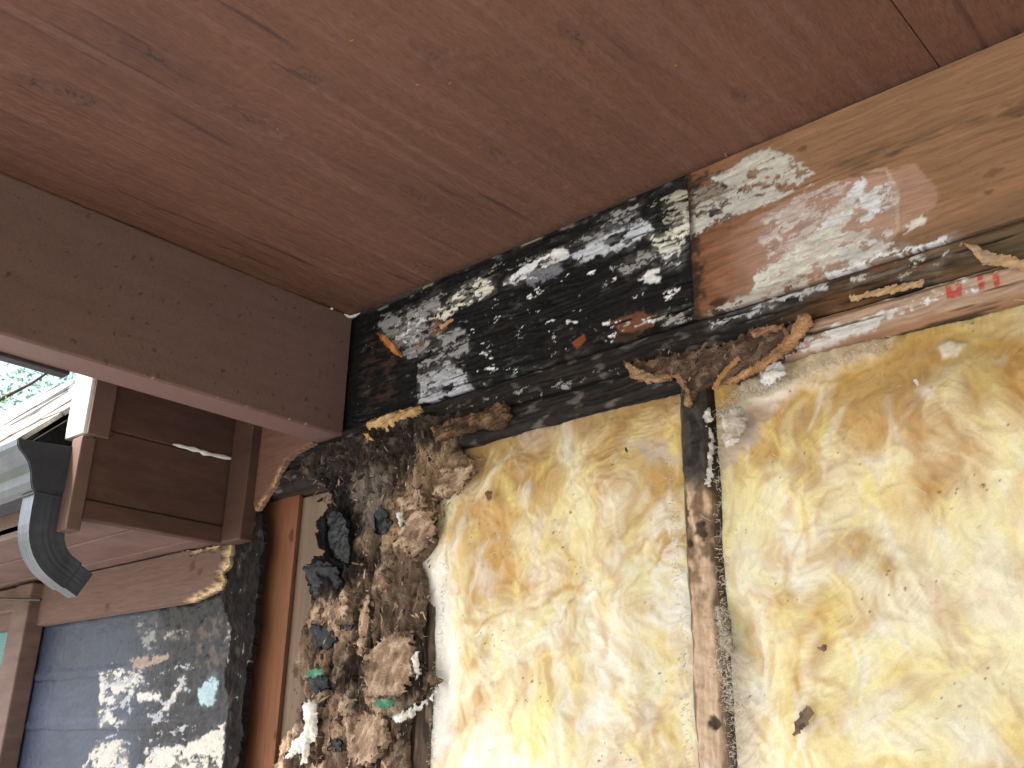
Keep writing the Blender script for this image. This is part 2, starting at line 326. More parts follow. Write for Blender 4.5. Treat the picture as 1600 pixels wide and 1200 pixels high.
def header_left(X, Z):
    w = fbm(X * 5, Z * 9, 3, 2)
    g = fbm(X * 9 + w, Z * 160 + 3 * w, 4, 3)
    h = .0016 * g + .0012 * fbm(X * 60, Z * 90, 4, 12)
    c = flat(X, BLK) * (1 + .8 * g + .5 * fbm(X * 80, Z * 80, 3, 4))[..., None]
    c = mix(c, lin(52, 44, 40), .55 * sst(.15, .5, fbm(X * 10, Z * 55, 4, 15)))
    c = mix(c, lin(92, 92, 96), .45 * sst(.25, .45, fbm(X * 22, Z * 60, 6, 16, .72)))
    c = mix(c, lin(150, 150, 150), .7 * sst(.42, .50, fbm(X * 30, Z * 90, 5, 17, .7)) * sst(-.2, .3, fbm(X * 9, Z * 12, 3, 18)))
    # brown wood showing at the lower side and to the left
    c = mix(c, lin(84, 60, 46), .5 * pm([(560, 530), (610, 520), (620, 610), (580, 640), (555, 620)], X, Z, .02, 40, .01, 22) * sst(-.1, .35, fbm(X * 30, Z * 60, 4, 23)))
    c = mix(c, lin(76, 62, 52), .8 * pm([(830, 560), (1000, 520), (1090, 500), (1090, 540), (860, 590)], X, Z, .02, 40, .01, 24) * sst(0, .3, fbm(X * 25, Z * 70, 4, 25)))
    c = mix(c, lin(116, 76, 56), .9 * pm([(945, 508), (985, 488), (1030, 490), (1020, 510), (975, 520)], X, Z, .006, 60, .002, 26))
    c = mix(c, lin(140, 80, 52), .9 * pm([(893, 536), (912, 522), (916, 532), (902, 545)], X, Z, .002, 90, .002, 27))
    c = mix(c, lin(120, 78, 56), pm([(660, 512), (690, 500), (700, 512), (680, 525)], X, Z, .006, 60, .003, 28))
    c = mix(c, lin(126, 82, 60), .8 * pm([(638, 530), (664, 528), (662, 552), (640, 552)], X, Z, .006, 60, .003, 29))
    L = [([(585, 500), (640, 478), (688, 452), (690, 480), (668, 545), (640, 560), (608, 540)], GRY, .30, 90),
         ([(612, 505), (650, 485), (668, 500), (640, 540), (615, 530)], WHT, .12, 150),
         ([(668, 500), (735, 438), (768, 425), (772, 458), (735, 475), (690, 500)], CRM, .26, 130),
         ([(788, 444), (830, 405), (882, 386), (890, 400), (845, 425), (800, 448)], WHT, .34, 110),
         ([(820, 430), (880, 408), (880, 425), (822, 450)], lin(122, 124, 132), .4, 90),
         ([(655, 590), (700, 566), (728, 585), (738, 612), (690, 622), (655, 638)], lin(196, 198, 210), .34, 100),
         ([(680, 520), (722, 512), (735, 550), (705, 562)], GRY, .25, 110),
         ([(650, 540), (690, 530), (720, 590), (655, 640)], GRY, .05, 120),
         ([(893, 398), (955, 362), (1012, 345), (1022, 362), (965, 392), (910, 408)], lin(206, 210, 220), .33, 90),
         ([(890, 385), (950, 335), (1000, 320), (1000, 340), (930, 380)], GRY, .10, 140),
         ([(1000, 438), (1012, 422), (1030, 420), (1028, 438), (1008, 442)], WHT, .5, 60),
         ([(960, 420), (1010, 390), (1020, 410), (985, 430)], GRY, .25, 130),
         ([(1012, 372), (1050, 350), (1075, 325), (1080, 360), (1060, 400), (1030, 395)], CRM, .22, 120),
         ([(1035, 310), (1110, 270), (1110, 300), (1080, 350), (1040, 350)], lin(178, 172, 160), .15, 120),
         ([(1020, 395), (1075, 380), (1060, 420), (1030, 410)], WHT, .06, 140),
         ([(930, 515), (1000, 485), (1030, 480), (1050, 500), (1000, 510), (950, 525)], lin(190, 186, 178), .02, 130),
         ([(770, 460), (860, 420), (1060, 390), (1075, 480), (860, 580), (740, 590), (720, 540)], WHT, -.15, 110),
         ([(560, 500), (1040, 310), (1040, 330), (560, 520)], GRY, -.06, 150),
         ([(730, 605), (840, 575), (920, 555), (915, 566), (800, 600), (735, 618)], lin(150, 158, 158), .05, 110),
         ([(1030, 490), (1085, 478), (1090, 500), (1040, 515)], lin(170, 168, 164), .12, 160)]
    c, h = patches(c, h, X, Z, L)
    te = sst(.006, .002, 2.349 - Z + .003 * fbm(X * 40, Z * 10, 3, 77)) * sst(-.05, .25, fbm(X * 16, Z * 3, 3, 78))
    c = mix(c, lin(150, 140, 130), .8 * te)
    h = h - .010 * sst(.203, .198, X + .004 * fbm(X * 20, Z * 50, 3, 91))     # set-back first piece
    dk = sst(.03, .012, X + .008 * fbm(X * 30, Z * 40, 3, 92)); c = mix(c, BLK, .9 * dk)
    cr = sst(.40, .5, fbm(X * 7, Z * 120, 3, 93)); c = mix(c, BLK * .6, cr); h = h - .003 * cr
    return h, np.clip(c, 0, .9), None
def header_right(X, Z):
    w = fbm(X * 3, Z * 6, 3, 42)
    g = fbm(X * 5 + w, Z * 110 + 4 * w, 4, 43)
    h = .0008 * g
    c = flat(X, lin(150, 113, 86)) * (1 + .10 * g + .10 * fbm(X * 6, Z * 20, 3, 44))[..., None]
    c = mix(c, lin(160, 120, 91), .5 * sst(0, .4, fbm(X * 4, Z * 30, 3, 45)))
    lf = sst(.98, .78, X + .05 * fbm(X * 10, Z * 20, 3, 46)); c = mix(c, lin(132, 88, 64) * (1 + .35 * g + .25 * fbm(X * 14, Z * 60, 4, 72))[..., None], .9 * lf)
    # dark grain streaks
    for a, b, wd, st in (((1120, 320), (1600, 165), .012, .5), ((1230, 300), (1420, 235), .006, .8), ((1330, 275), (1600, 190), .005, .35), ((1390, 345), (1600, 270), .004, .3)):
        p, q = PW([a, b]); d = seg(p, q, X, Z) + .006 * fbm(X * 12, Z * 60, 3, 47)
        c = mix(c, lin(84, 72, 62), st * sst(wd, 0, d) * sst(-.35, .25, fbm(X * 25, Z * 130, 4, 48)))
    for k, (px, py, r) in enumerate([(1553, 269, .008), (1590, 172, .014), (1255, 232, .006), (1545, 300, .004)]):
        kx, kz = PW([(px, py)])[0]; d = np.hypot((X - kx) * .6, Z - kz) / r + .5 * fbm(X * 80, Z * 160, 3, 49 + k)
        c = mix(c, lin(104, 76, 58), .7 * sst(1, .3, d)); h = h - .001 * sst(1, .4, d)
    sp = sst(.5, .56, fbm(X * 120, Z * 200, 2, 58)); c = mix(c, lin(100, 76, 62), .25 * sp)
    pk = pm([(1082, 400), (1200, 330), (1290, 288), (1385, 272), (1403, 310), (1402, 365), (1350, 398), (1250, 440), (1180, 475), (1098, 492)], X, Z, .006, 45, .002, 60)
    c = mix(c, lin(188, 150, 136) * (1 + .14 * fbm(X * 40, Z * 60, 4, 61))[..., None], .75 * pk * sst(.80, .92, X + .03 * fbm(X * 25, Z * 40, 3, 62)))
    p2 = pm([(1388, 268), (1430, 256), (1466, 292), (1460, 328), (1412, 362), (1388, 384)], X, Z, .005, 60, .002, 63)
    c = mix(c, lin(184, 146, 130) * (1 + .15 * fbm(X * 45, Z * 60, 4, 73))[..., None], .7 * p2)
    ln = sst(.004, .001, np.abs(sdp(PW([(1330, 275), (1385, 265), (1402, 300), (1403, 360), (1380, 385), (1250, 440)]), X, Z)) + .002 * fbm(X * 90, Z * 90, 2, 64)) * sst(1.02, 1.05, X)
    c = mix(c, lin(206, 186, 172), .5 * ln)
    lw = sst(.040, .0, Z - 2.113 + .012 * fbm(X * 12, Z * 40, 4, 65)) * sst(.95, 1.08, X); c = mix(c, lin(92, 78, 64), .55 * lw)
    L = [([(1112, 280), (1165, 250), (1200, 234), (1240, 245), (1272, 270), (1250, 290), (1205, 285), (1140, 296)], lin(206, 200, 190), .20, 110),
         ([(1078, 345), (1100, 315), (1150, 298), (1210, 292), (1240, 300), (1190, 325), (1120, 350), (1082, 372)], lin(206, 202, 194), .17, 120),
         ([(1078, 300), (1130, 285), (1160, 300), (1085, 335)], lin(150, 140, 130), .10, 120),
         ([(1190, 345), (1270, 290), (1330, 285), (1330, 330), (1240, 390), (1190, 390)], lin(208, 190, 182), .02, 110),
         ([(1250, 385), (1300, 340), (1335, 292), (1352, 280), (1348, 308), (1325, 345), (1280, 400)], WHT, .42, 70),
         ([(1342, 305), (1392, 285), (1398, 325), (1352, 345)], WHT, .26, 80),
         ([(1180, 430), (1230, 395), (1275, 368), (1310, 355), (1342, 380), (1322, 402), (1255, 432), (1170, 462)], CRM, .24, 90),
         ([(1305, 395), (1350, 375), (1388, 378), (1390, 390), (1335, 412)], lin(214, 212, 208), .32, 80),
         ([(1408, 358), (1420, 345), (1448, 332), (1452, 342), (1415, 365)], lin(222, 212, 206), .3, 80),
         ([(1102, 494), (1170, 458), (1290, 420), (1296, 432), (1180, 474), (1110, 502)], lin(196, 186, 176), .14, 120),
         ([(1290, 425), (1400, 392), (1490, 368), (1490, 378), (1400, 405), (1296, 437)], WHT, .16, 100),
         ([(1200, 330), (1400, 290), (1400, 380), (1200, 450)], lin(212, 200, 192), -.10, 120)]
    L = [(a, np.asarray(b) * np.array([1, 1.01, 1.04]), d + .19, f) for a, b, d, f in L]
    jn = pm([(1030, 290), (1110, 268), (1180, 285), (1200, 305), (1150, 335), (1092, 372), (1070, 420)], X, Z, .02, 40, .006, 68)
    c = mix(c, BLK * 2, .9 * jn * sst(-.25, .2, fbm(X * 30, Z * 70, 5, 69)))
    c = mix(c, BLK * 2, .8 * sst(.80, .785, X + .02 * fbm(X * 30, Z * 45, 5, 74, .6)) * sst(-.3, .1, fbm(X * 40, Z * 60, 4, 75)))
    jn2 = pm([(1070, 420), (1096, 420), (1104, 470), (1180, 462), (1300, 425), (1300, 445), (1100, 510)], X, Z, .012, 40, .006, 70)
    c = mix(c, lin(40, 32, 28), .85 * jn2 * sst(-.2, .2, fbm(X * 30, Z * 70, 5, 71)))
    c, h = patches(c, h, X, Z, L, .0009)
    dk = sst(.787, .778, X + .004 * fbm(X * 30, Z * 50, 3, 66)); c = mix(c, lin(60, 42, 34), .7 * dk)
    return h, np.clip(c, 0, .9), None
hl = sheet('header_board', 'wall', (-.05, .7745, 2.115, 2.349), .0016, header_left, M['wood'], None, back=.038)
tag(hl, 'charred black header board blotched with white mould, left of the joint', 'header board', 'header boards under the ceiling')
hr = sheet('header_board', 'wall', (.7760, 1.6, 2.115, 2.349), .0016, header_right, M['wood'], None, back=.038, base=.002)
tag(hr, 'tan header board with white scraped paint patches, right of the joint', 'header board', 'header boards under the ceiling')

# ------------------------------------------------------------------ top plates
def plate_fn(z0, z1, sd, low):
    def f(X, Z):
        w = fbm(X * 4, Z * 10, 3, sd); g = fbm(X * 8 + w, Z * 190 + 4 * w, 4, sd + 1)
        e = np.minimum(Z - z0, z1 - Z)
        rr = .009 if low else .004
        h = .0018 * g + .0012 * fbm(X * 50, Z * 70, 3, sd + 2) - rr * sst(rr * 1.2, 0, e + .002 * fbm(X * 25, Z * 25, 3, sd + 3)) ** 1.5
        c = flat(X, lin(44, 39, 38)) * (1 + .6 * g + .35 * fbm(X * 60, Z * 90, 3, sd + 4))[..., None]
        c = mix(c, BLK * 1.2, .75 * sst(-.05, .3, fbm(X * 9, Z * 60, 4, sd + 5)))
        c = mix(c, lin(112, 108, 104), .6 * sst(.22, .5, fbm(X * 22, Z * 60, 5, sd + 6)))
        tr = sst(.86, 1.02, X + .06 * fbm(X * 12, Z * 60, 4, sd + 7))
        if low:
            wd = lin(182, 152, 132) * (1 + .12 * g)[..., None]
            c = mix(c, wd, sst(.80, .96, X + .05 * fbm(X * 12, Z * 50, 4, sd + 8)))
            L = [([(1290, 470), (1400, 440), (1490, 425), (1560, 405), (1570, 418), (1490, 450), (1380, 470)], WHT, .02, 130),
                 ([(1400, 480), (1480, 455), (1540, 440), (1540, 448), (1470, 470), (1400, 490)], WHT, .06, 130),
                 ([(1200, 545), (1300, 512), (1410, 482), (1410, 500), (1300, 538), (1210, 565)], lin(226, 222, 222), .34, 90)]
            c, h = patches(c, h, X, Z, L, .0008)
            red = lin(190, 40, 40)                                 # worn red stamp
            st = np.zeros(X.shape)
            for P in ([(1478, 448), (1488, 446), (1489, 456), (1496, 454), (1495, 444), (1504, 442), (1505, 463), (1481, 470)],
                      [(1495, 436), (1503, 434), (1503, 440), (1496, 441)], [(1527, 426), (1536, 423), (1541, 452), (1531, 455)],
                      [(1545, 421), (1552, 419), (1556, 426), (1549, 428)], [(1552, 430), (1562, 428), (1564, 447), (1555, 449)]):
                st = np.maximum(st, pm(P, X, Z, .0012, 150, .0007, sd + 9))
            st = st * sst(-.5, -.1, fbm(X * 150, Z * 220, 3, sd + 10)); c = mix(c, red, .75 * st)
            bt = sst(.012, .004, Z - z0 + .003 * fbm(X * 20, Z * 20, 3, sd + 11)) * tr; c = mix(c, lin(140, 98, 70), .7 * bt)
        else:
            wd = lin(112, 80, 54) * (1 + .35 * g)[..., None]
            c = mix(c, wd, .9 * tr * sst(-.35, .2, fbm(X * 8, Z * 90, 4, sd + 8)))
            c = mix(c, lin(104, 88, 68), .8 * sst(1.10, 1.16, X) * (1 - .4 * g))
            L = [([(1105, 500), (1170, 480), (1290, 440), (1300, 448), (1180, 490), (1110, 512)], lin(200, 200, 204), .20, 100),
                 ([(1180, 520), (1250, 495), (1250, 505), (1190, 528)], GRY, .1, 120),
                 ([(1320, 440), (1420, 405), (1500, 385), (1500, 395), (1430, 418), (1330, 450)], lin(196, 194, 192), .05, 120),
                 ([(1400, 430), (1470, 408), (1475, 420), (1410, 440)], lin(190, 186, 180), .05, 120),
                 ([(650, 640), (790, 610), (1050, 540), (1050, 560), (800, 640)], GRY, -.10, 120)]
            c, h = patches(c, h, X, Z, L, .0008)
        cr = sst(.36, .46, fbm(X * 5, Z * 120, 3, sd + 12)); c = mix(c, BLK, .8 * cr); h = h - .003 * cr
        return h, np.clip(c, 0, .9), None
    return f
up = sheet('top_plate', 'wall', (-.235, 1.6, 2.068, 2.1135), .0016, plate_fn(2.068, 2.1135, 700, False), M['wood'], None, back=.09, base=-.001)
tag(up, 'dark cracked upper plate running directly under the header boards', 'wall plate', 'doubled plates on top of the wall')
lo = sheet('top_plate', 'wall', (-.235, 1.6, 2.019, 2.0665), .0016, plate_fn(2.019, 2.0665, 800, True), M['wood'], None, back=.09, base=.003)
tag(lo, 'lower plate with a worn red stamp and white streaks above the insulation', 'wall plate', 'doubled plates on top of the wall')

# ------------------------------------------------------------------ studs
def stud_mid(X, Z):
    g = fbm(X * 160, Z * 9, 4, 31)
    h = .0016 * g + .0035 * fbm(X * 60, Z * 60, 4, 32) - .006 * sst(.006, 0, np.minimum(X - .742, .782 - X) + .003 * fbm(X * 40, Z * 40, 3, 33))
    c = flat(X, lin(204, 176, 150)) * (1 + .22 * g + .12 * fbm(X * 40, Z * 30, 4, 34))[..., None]
    bz = Z + .02 * fbm(X * 30, Z * 20, 3, 35)
    c = mix(c, lin(116, 88, 70), .85 * sst(1.66, 1.78, bz) * sst(-.3, .25, fbm(X * 50, Z * 30, 4, 36)))
    up_ = sst(1.862, 1.89, bz)
    c = mix(c, lin(70, 66, 62) * (1 + .5 * fbm(X * 70, Z * 50, 4, 37))[..., None], up_)
    c = mix(c, lin(38, 32, 30), .85 * up_ * sst(.05, .35, fbm(X * 40, Z * 25, 4, 38)))
    c = mix(c, lin(58, 52, 48) * (1 + .5 * fbm(X * 60, Z * 50, 4, 41))[..., None], .8 * sst(1.96, 2.0, bz))
    for px, py, r in ((1095, 830, .010), (1116, 1128, .008), (1072, 800, .008), (1078, 850, .006)):
        kx, kz = PW([(px, py)])[0]; d = np.hypot(X - kx, (Z - kz) * .7) / r + .7 * fbm(X * 90, Z * 90, 3, 39)
        c = mix(c, lin(40, 30, 26), .9 * sst(1, .5, d)); h = h - .003 * sst(1, .4, d)
    c = mix(c, lin(70, 54, 45), .65 * sst(.005, .001, np.minimum(X - .742, .782 - X) + .004 * fbm(X * 40, Z * 30, 4, 42)))
    c = mix(c, lin(224, 216, 208), .8 * sst(1.545, 1.52, bz) * sst(-.1, .2, fbm(X * 60, Z * 60, 4, 40)))
    return h, np.clip(c, 0, .9), None
tag(sheet('wall_stud', 'wall', (.742, .782, 1.25, 2.0185), .0016, stud_mid, M['woodv'], None, back=.089),
    'pale rotted stud between the two insulation batts, black at its top', 'stud', 'wall studs')
def stud_or(X, Z):
    g = fbm(X * 110 + fbm(X * 4, Z * 3, 2, 1), Z * 5, 4, 51)
    h = .0006 * g
    c = flat(X, lin(130, 86, 62)) * (1 + .13 * g + .10 * fbm(X * 10, Z * 6, 3, 52))[..., None]
    for px, py, r in ((455, 838, .010), (430, 1150, .006), (445, 1120, .012)):
        kx, kz = PW([(px, py)], .03)[0]; d = np.hypot(X - kx, (Z - kz) * .6) / r + .3 * fbm(X * 60, Z * 60, 2, 53)
        c = mix(c, lin(92, 46, 30), .85 * sst(1, .5, d))
    c = mix(c, lin(70, 44, 34), .7 * sst(.02, 0, X - SX0 + .012 * fbm(X * 20, Z * 15, 3, 54)))
    c = mix(c, lin(120, 74, 52), .6 * sst(1.93, 2.0, Z + .02 * fbm(X * 20, Z * 20, 3, 55)))
    return h, np.clip(c, 0, .9), None
SX0 = PW([(398, 1000)], .03)[0][0] - .03; SX1 = PW([(456, 900)], .03)[0][0]
tag(sheet('wall_stud', 'wall', (SX0, SX1, 1.25, 2.0185), .002, stud_or, M['woodv'], None, back=.008, base=-.030),
    'sound orange brown stud beside the black felt corner, left of the rot', 'stud', 'wall studs')
def stud_rot(X, Z):
    g = fbm(X * 120, Z * 8, 4, 71)
    h = .004 * g + .003 * fbm(X * 40, Z * 12, 4, 72)
    c = flat(X, lin(92, 76, 64)) * (1 + .5 * g)[..., None]
    c = mix(c, lin(36, 30, 30), .8 * sst(0, .35, fbm(X * 50, Z * 10, 4, 73)))
    c = mix(c, lin(150, 132, 118), .6 * sst(.2, .45, fbm(X * 70, Z * 14, 4, 74)))
    return h, np.clip(c, 0, .9), None
tag(sheet('wall_stud', 'wall', (.04, .262, 1.25, 2.0185), .002, stud_rot, M['woodv'], None, back=.08, base=-.012),
    'dark split corner stud behind the crumbling rotten wood', 'stud', 'wall studs')
tag(box('backing_panel', -.30, 2.2, .092, .104, .1, 2.34, M['ply']), 'plain pale plywood at the back of the stud cavity', 'panel')
tag(box('backing_panel', -.30, .035, .040, .050, .1, 2.015, M['ply']), 'pale board behind the orange brown stud, beside the rotten wood', 'panel')
tag(box('light_block_box', -6, 3.5, .107, 4, .1, 2.345, M['ply'], bev=0), 'unseen box added behind the open wall to block light', 'light blocker')  # unseen, added to stop light entering from behind the wall
tag(box('lower_siding', -.3, 2.2, -.01, .09, .1, 1.249, M['paint']), 'brown siding on the wall below the insulation', 'siding')

# ------------------------------------------------------------------ insulation batts
def nrm(a): return (a - a.mean()) / (a.std() + 1e-9)
def batt_fn(x0, x1, seed):
    def f(X, Z):
        psi = fbm(X * 2.2, Z * 1.8, 2, seed)
        gz, gx = np.gradient(psi); vx, vz = gz * 1.0, -gx + .0022
        n = np.hypot(vx, vz) + 1e-9; vx, vz = vx / n, vz / n
        wx = .05 * fbm(X * 7, Z * 7, 4, seed + 41); wz = .05 * fbm(X * 7, Z * 7, 4, seed + 42)
        XX, ZZ = X + wx, Z + wz
        L3 = nrm(lic(vx, vz, RNG.standard_normal(X.shape), 6, 1.0))             # single fibres
        L2 = nrm(fbm(XX * 90, ZZ * 60, 4, seed + 5))
        cl = lambda f, k: nrm(fbm(XX * f, ZZ * f * .8, 5, seed + k, .55))
        big = fbm(XX * 6, ZZ * 5, 4, seed + 7)
        e = np.minimum(X - x0, x1 - X); e = np.minimum(e, 2.018 - Z)
        h = .022 * sst(0, .12, e) - .014 + .012 * fbm(X * 4.5, Z * 4, 2, seed + 8) + .006 * fbm(X * 12, Z * 9, 3, seed + 9) + .0005 * L2 + .00008 * L3
        c = flat(X, lin(240, 230, 198))
        c = mix(c, lin(240, 222, 152), .55 * sst(-.4, 1.6, cl(7, 11)))
        hi = sst(1.58, 1.98, Z + .10 * big)                          # water stain is heavier near the top
        st = sst(-.5, 1.9, cl(6, 13) + 2.1 * hi - .75)
        c = mix(c, lin(198, 157, 98), .88 * st)
        c = mix(c, lin(186, 138, 86), .5 * sst(.5, 2.2, cl(9, 17) + .55 * hi))
        c = mix(c, lin(246, 242, 232), .75 * sst(.3, 1.9, cl(7, 19) - .5 * hi))
        r = np.random.default_rng(seed)                              # pulled wisps lying over each other
        xs, zs = X[0], Z[:, 0]; rs = xs[1] - xs[0]
        nw = int(420 * (x1 - x0) / .5)
        for k in range(nw):
            px_, pz_ = r.uniform(x0, x1), r.uniform(1.36, 2.01); a = r.normal(1.45, .6); L = r.uniform(.03, .13); b = r.normal(0, 7) * L
            wd = r.uniform(.004, .015) * (2.8 if k < nw // 4 else 1.5 if k < nw // 2 else .9); L *= 1.3 if k < nw // 5 else 1; up_ = np.clip((pz_ - 1.55) / .45, 0, 1)
            pal = [(lin(246, 238, 206), 1.2 - .6 * up_), (lin(243, 229, 160), 1.0), (lin(248, 245, 240), 1.1 - .8 * up_), (lin(200, 154, 94), .25 + .8 * up_), (lin(224, 196, 140), .8), (lin(216, 200, 184), .3)]
            w_ = np.array([max(.05, q[1]) for q in pal]); cc = pal[r.choice(len(pal), p=w_ / w_.sum())][0]
            m = 7; ang = a + b * np.linspace(0, 1, m); qx = px_ + np.cumsum(np.cos(ang)) * L / m; qz = pz_ + np.cumsum(np.sin(ang)) * L / m
            i0, i1 = np.searchsorted(xs, [qx.min() - wd * 1.5, qx.max() + wd * 1.5]); j0, j1 = np.searchsorted(zs, [qz.min() - wd * 1.5, qz.max() + wd * 1.5])
            if i1 - i0 < 3 or j1 - j0 < 3: continue
            sl_ = (slice(j0, j1), slice(i0, i1)); GX, GZ = XX[sl_] - .6 * wx[sl_], ZZ[sl_] - .6 * wz[sl_]
            bd = np.full(GX.shape, 9.); bt = np.zeros(GX.shape)
            for u in range(m - 1):
                ex, ez = qx[u + 1] - qx[u], qz[u + 1] - qz[u]; t = np.clip(((GX - qx[u]) * ex + (GZ - qz[u]) * ez) / (ex * ex + ez * ez), 0, 1)
                d = np.hypot(GX - qx[u] - ex * t, GZ - qz[u] - ez * t); k_ = d < bd; bd[k_] = d[k_]; bt[k_] = ((u + t) / (m - 1))[k_]
            tw = wd * (.25 + .75 * np.sin(np.pi * np.clip(bt, .02, .98)))
            al = np.clip(1 - (bd / tw) ** 2, 0, 1) ** 1.3 * (.85 + .08 * L3[sl_]) * r.uniform(.25, .62)
            al = np.clip(al * np.sin(np.pi * np.clip(bt, .03, .97)) ** .5, 0, 1)
            c[sl_] = mix(c[sl_], cc, al); h[sl_] += al * wd * .11
        c = c * (1 + .02 * L2 + .014 * L3)[..., None]
        if x0 < .5:
            m = pm([(650, 900), (700, 860), (720, 1000), (690, 1200), (640, 1200)], X, Z, .03, 20, .03, seed + 25); c = mix(c, lin(244, 242, 238), .8 * m)
            m = pm([(800, 675), (850, 660), (845, 690), (815, 705)], X, Z, .01, 40, .01, seed + 26); c = mix(c, lin(226, 222, 220), .8 * m); h = h + .004 * m
            m = pm([(975, 685), (1030, 690), (1060, 720), (1010, 720)], X, Z, .012, 40, .012, seed + 27); c = mix(c, lin(204, 190, 180), .8 * m)
            m = pm([(1030, 830), (1060, 800), (1075, 980), (1040, 1000), (1010, 920)], X, Z, .02, 30, .015, seed + 28); c = mix(c, lin(240, 234, 230), .7 * m * sst(-.8, .6, L2)); h = h + .004 * m
            c = mix(c, lin(170, 134, 92), .7 * sst(.06, .0, 2.018 - Z + .03 * fbm(X * 12, Z * 12, 3, seed + 29)))
        else:
            m = pm([(1115, 640), (1170, 620), (1250, 590), (1160, 700), (1120, 730)], X, Z, .02, 30, .015, seed + 25); c = mix(c, lin(206, 190, 180) * (1 + .15 * fbm(X * 60, Z * 60, 4, seed + 52))[..., None], .8 * m)
            m = pm([(1150, 590), (1300, 540), (1400, 512), (1400, 535), (1290, 590), (1240, 612), (1150, 640)], X, Z, .015, 30, .012, seed + 26); c = mix(c, lin(240, 235, 233) * (1 + .12 * fbm(X * 50, Z * 50, 4, seed + 50))[..., None], .95 * m); h = h + (.010 + .004 * fbm(X * 45, Z * 45, 3, seed + 51)) * m
            m = pm([(1462, 540), (1480, 528), (1508, 532), (1495, 550), (1470, 562)], X, Z, .006, 50, .004, seed + 27); c = mix(c, lin(246, 244, 242), m); h = h + .006 * m
            m = pm([(1115, 1000), (1150, 1020), (1185, 1130), (1170, 1200), (1125, 1200)], X, Z, .02, 40, .012, seed + 28); c = mix(c, lin(206, 192, 178) * (1 + .1 * L3)[..., None], .75 * m); h = h + .006 * m
            c = mix(c, lin(196, 160, 84), .55 * sst(.10, .0, 2.018 - Z + .04 * fbm(X * 9, Z * 9, 3, seed + 29)))
        sp = sst(.68, .71, fbm(X * 130, Z * 190, 2, seed + 31)) * sst(.15, .4, fbm(X * 12, Z * 12, 2, seed + 32)); c = mix(c, lin(70, 52, 40), .8 * sp)
        return h, np.clip(c, 0, .93), None
    return f
def tufts(name, parent, x0, x1, z0, z1, n, seed, cols):
    """loose wisps of glass wool standing off the surface"""
    r = np.random.default_rng(seed); V = []; F = []; C = []
    for k in range(n):
        x = r.uniform(x0, x1); z = r.uniform(z0, z1); a = r.normal(math.pi / 2, .9); L = r.uniform(.008, .03); b = r.normal(0, 22)
        y = -.004 - r.uniform(0, .012) ; m = 6; wd = r.uniform(.00018, .0004); c = cols[r.integers(len(cols))]
        for i in range(m):
            s = i / (m - 1); aa = a + b * L * s
            x += math.cos(aa) * L / m; z += math.sin(aa) * L / m
            yy = y - .006 * math.sin(s * math.pi) * r.uniform(.6, 1.1); q = wd * (1 - .8 * abs(2 * s - 1))
            V += [(x - math.sin(aa) * q, yy, z + math.cos(aa) * q), (x + math.sin(aa) * q, yy - .0004, z - math.cos(aa) * q)]; C += [c, c]
            if i: t = len(V); F.append((t - 4, t - 3, t - 1, t - 2))
    o = mobj(name, V, F, M['fibre'], parent, np.array(C), True); o['kind'] = 'stuff'; return o
bl = sheet('insulation_batt', 'wall', (.235, .7375, 1.25, 2.0185), .002, batt_fn(.235, .7375, 1100), M['fibre'], None, back=.088)
tag(bl, 'cream and tan glass fibre batt between rotten corner and pale stud', 'insulation', 'insulation batts in the wall')
br = sheet('insulation_batt', 'wall', (.7905, 1.6, 1.25, 2.0185), .002, batt_fn(.7905, 1.6, 1200), M['fibre'], None, back=.088)
tag(br, 'wide yellow glass fibre batt right of the pale stud', 'insulation', 'insulation batts in the wall')
FC = [lin(246, 240, 220), lin(242, 226, 160), lin(240, 236, 230), lin(224, 190, 130)]
def fuzz(name, parent, segs, n, seed, cols, L0=.010, spread=.006, y0=-.004):
    """short matted fibres along a ragged edge"""
    r = np.random.default_rng(seed); V = []; F = []; C = []
    for k in range(n):
        a, b = segs[r.integers(len(segs))]; t = r.random(); x = a[0] + (b[0] - a[0]) * t + r.normal(0, spread); z = a[1] + (b[1] - a[1]) * t + r.normal(0, spread)
        an = r.uniform(0, 6.28); bd = r.normal(0, 90); L = L0 * r.uniform(.5, 1.6); y = y0 - abs(r.normal(0, .004)); wd = r.uniform(.00025, .0006); c = cols[r.integers(len(cols))] * r.uniform(.85, 1.02)
        for i in range(5):
            aa = an + bd * L * i / 4; x += math.cos(aa) * L / 5; z += math.sin(aa) * L / 5; q = wd * (1 - .2 * i); yy = y - .003 * math.sin(i * .8)
            V += [(x - math.sin(aa) * q, yy, z + math.cos(aa) * q), (x + math.sin(aa) * q, yy - .0003, z - math.cos(aa) * q)]; C += [c, c]
            if i: m = len(V); F.append((m - 4, m - 3, m - 1, m - 2))
    o = mobj(name, V, F, M['fibre'], parent, np.clip(np.array(C), 0, .93), True); o['kind'] = 'stuff'; return o
GC = [lin(240, 236, 230), lin(222, 214, 204), lin(236, 226, 190), lin(206, 190, 172)]
def sg(P): Q = PW(P); return list(zip(Q[:-1], Q[1:]))
fuzz('edge_fibres', bl, sg([(704, 850), (700, 930), (694, 1010), (686, 1100), (680, 1200)]) + sg([(1052, 720), (1060, 830), (1074, 1000), (1080, 1200)]), 500, 61, GC, .007, .003)
fuzz('edge_fibres', br, sg([(1134, 640), (1130, 760), (1138, 950), (1150, 1080), (1155, 1200)]) + sg([(1150, 622), (1240, 592), (1400, 535)]) * 2, 1100, 62, GC, .007, .004)
fuzz('edge_fibres', br, sg([(1140, 640), (1160, 655), (1145, 695)]) + sg([(1136, 960), (1140, 1040), (1156, 1120)]), 700, 63, GC, .008, .007, -.008)
tufts('loose_fibres', bl, .26, .735, 1.4, 2.0, 260, 3, FC)
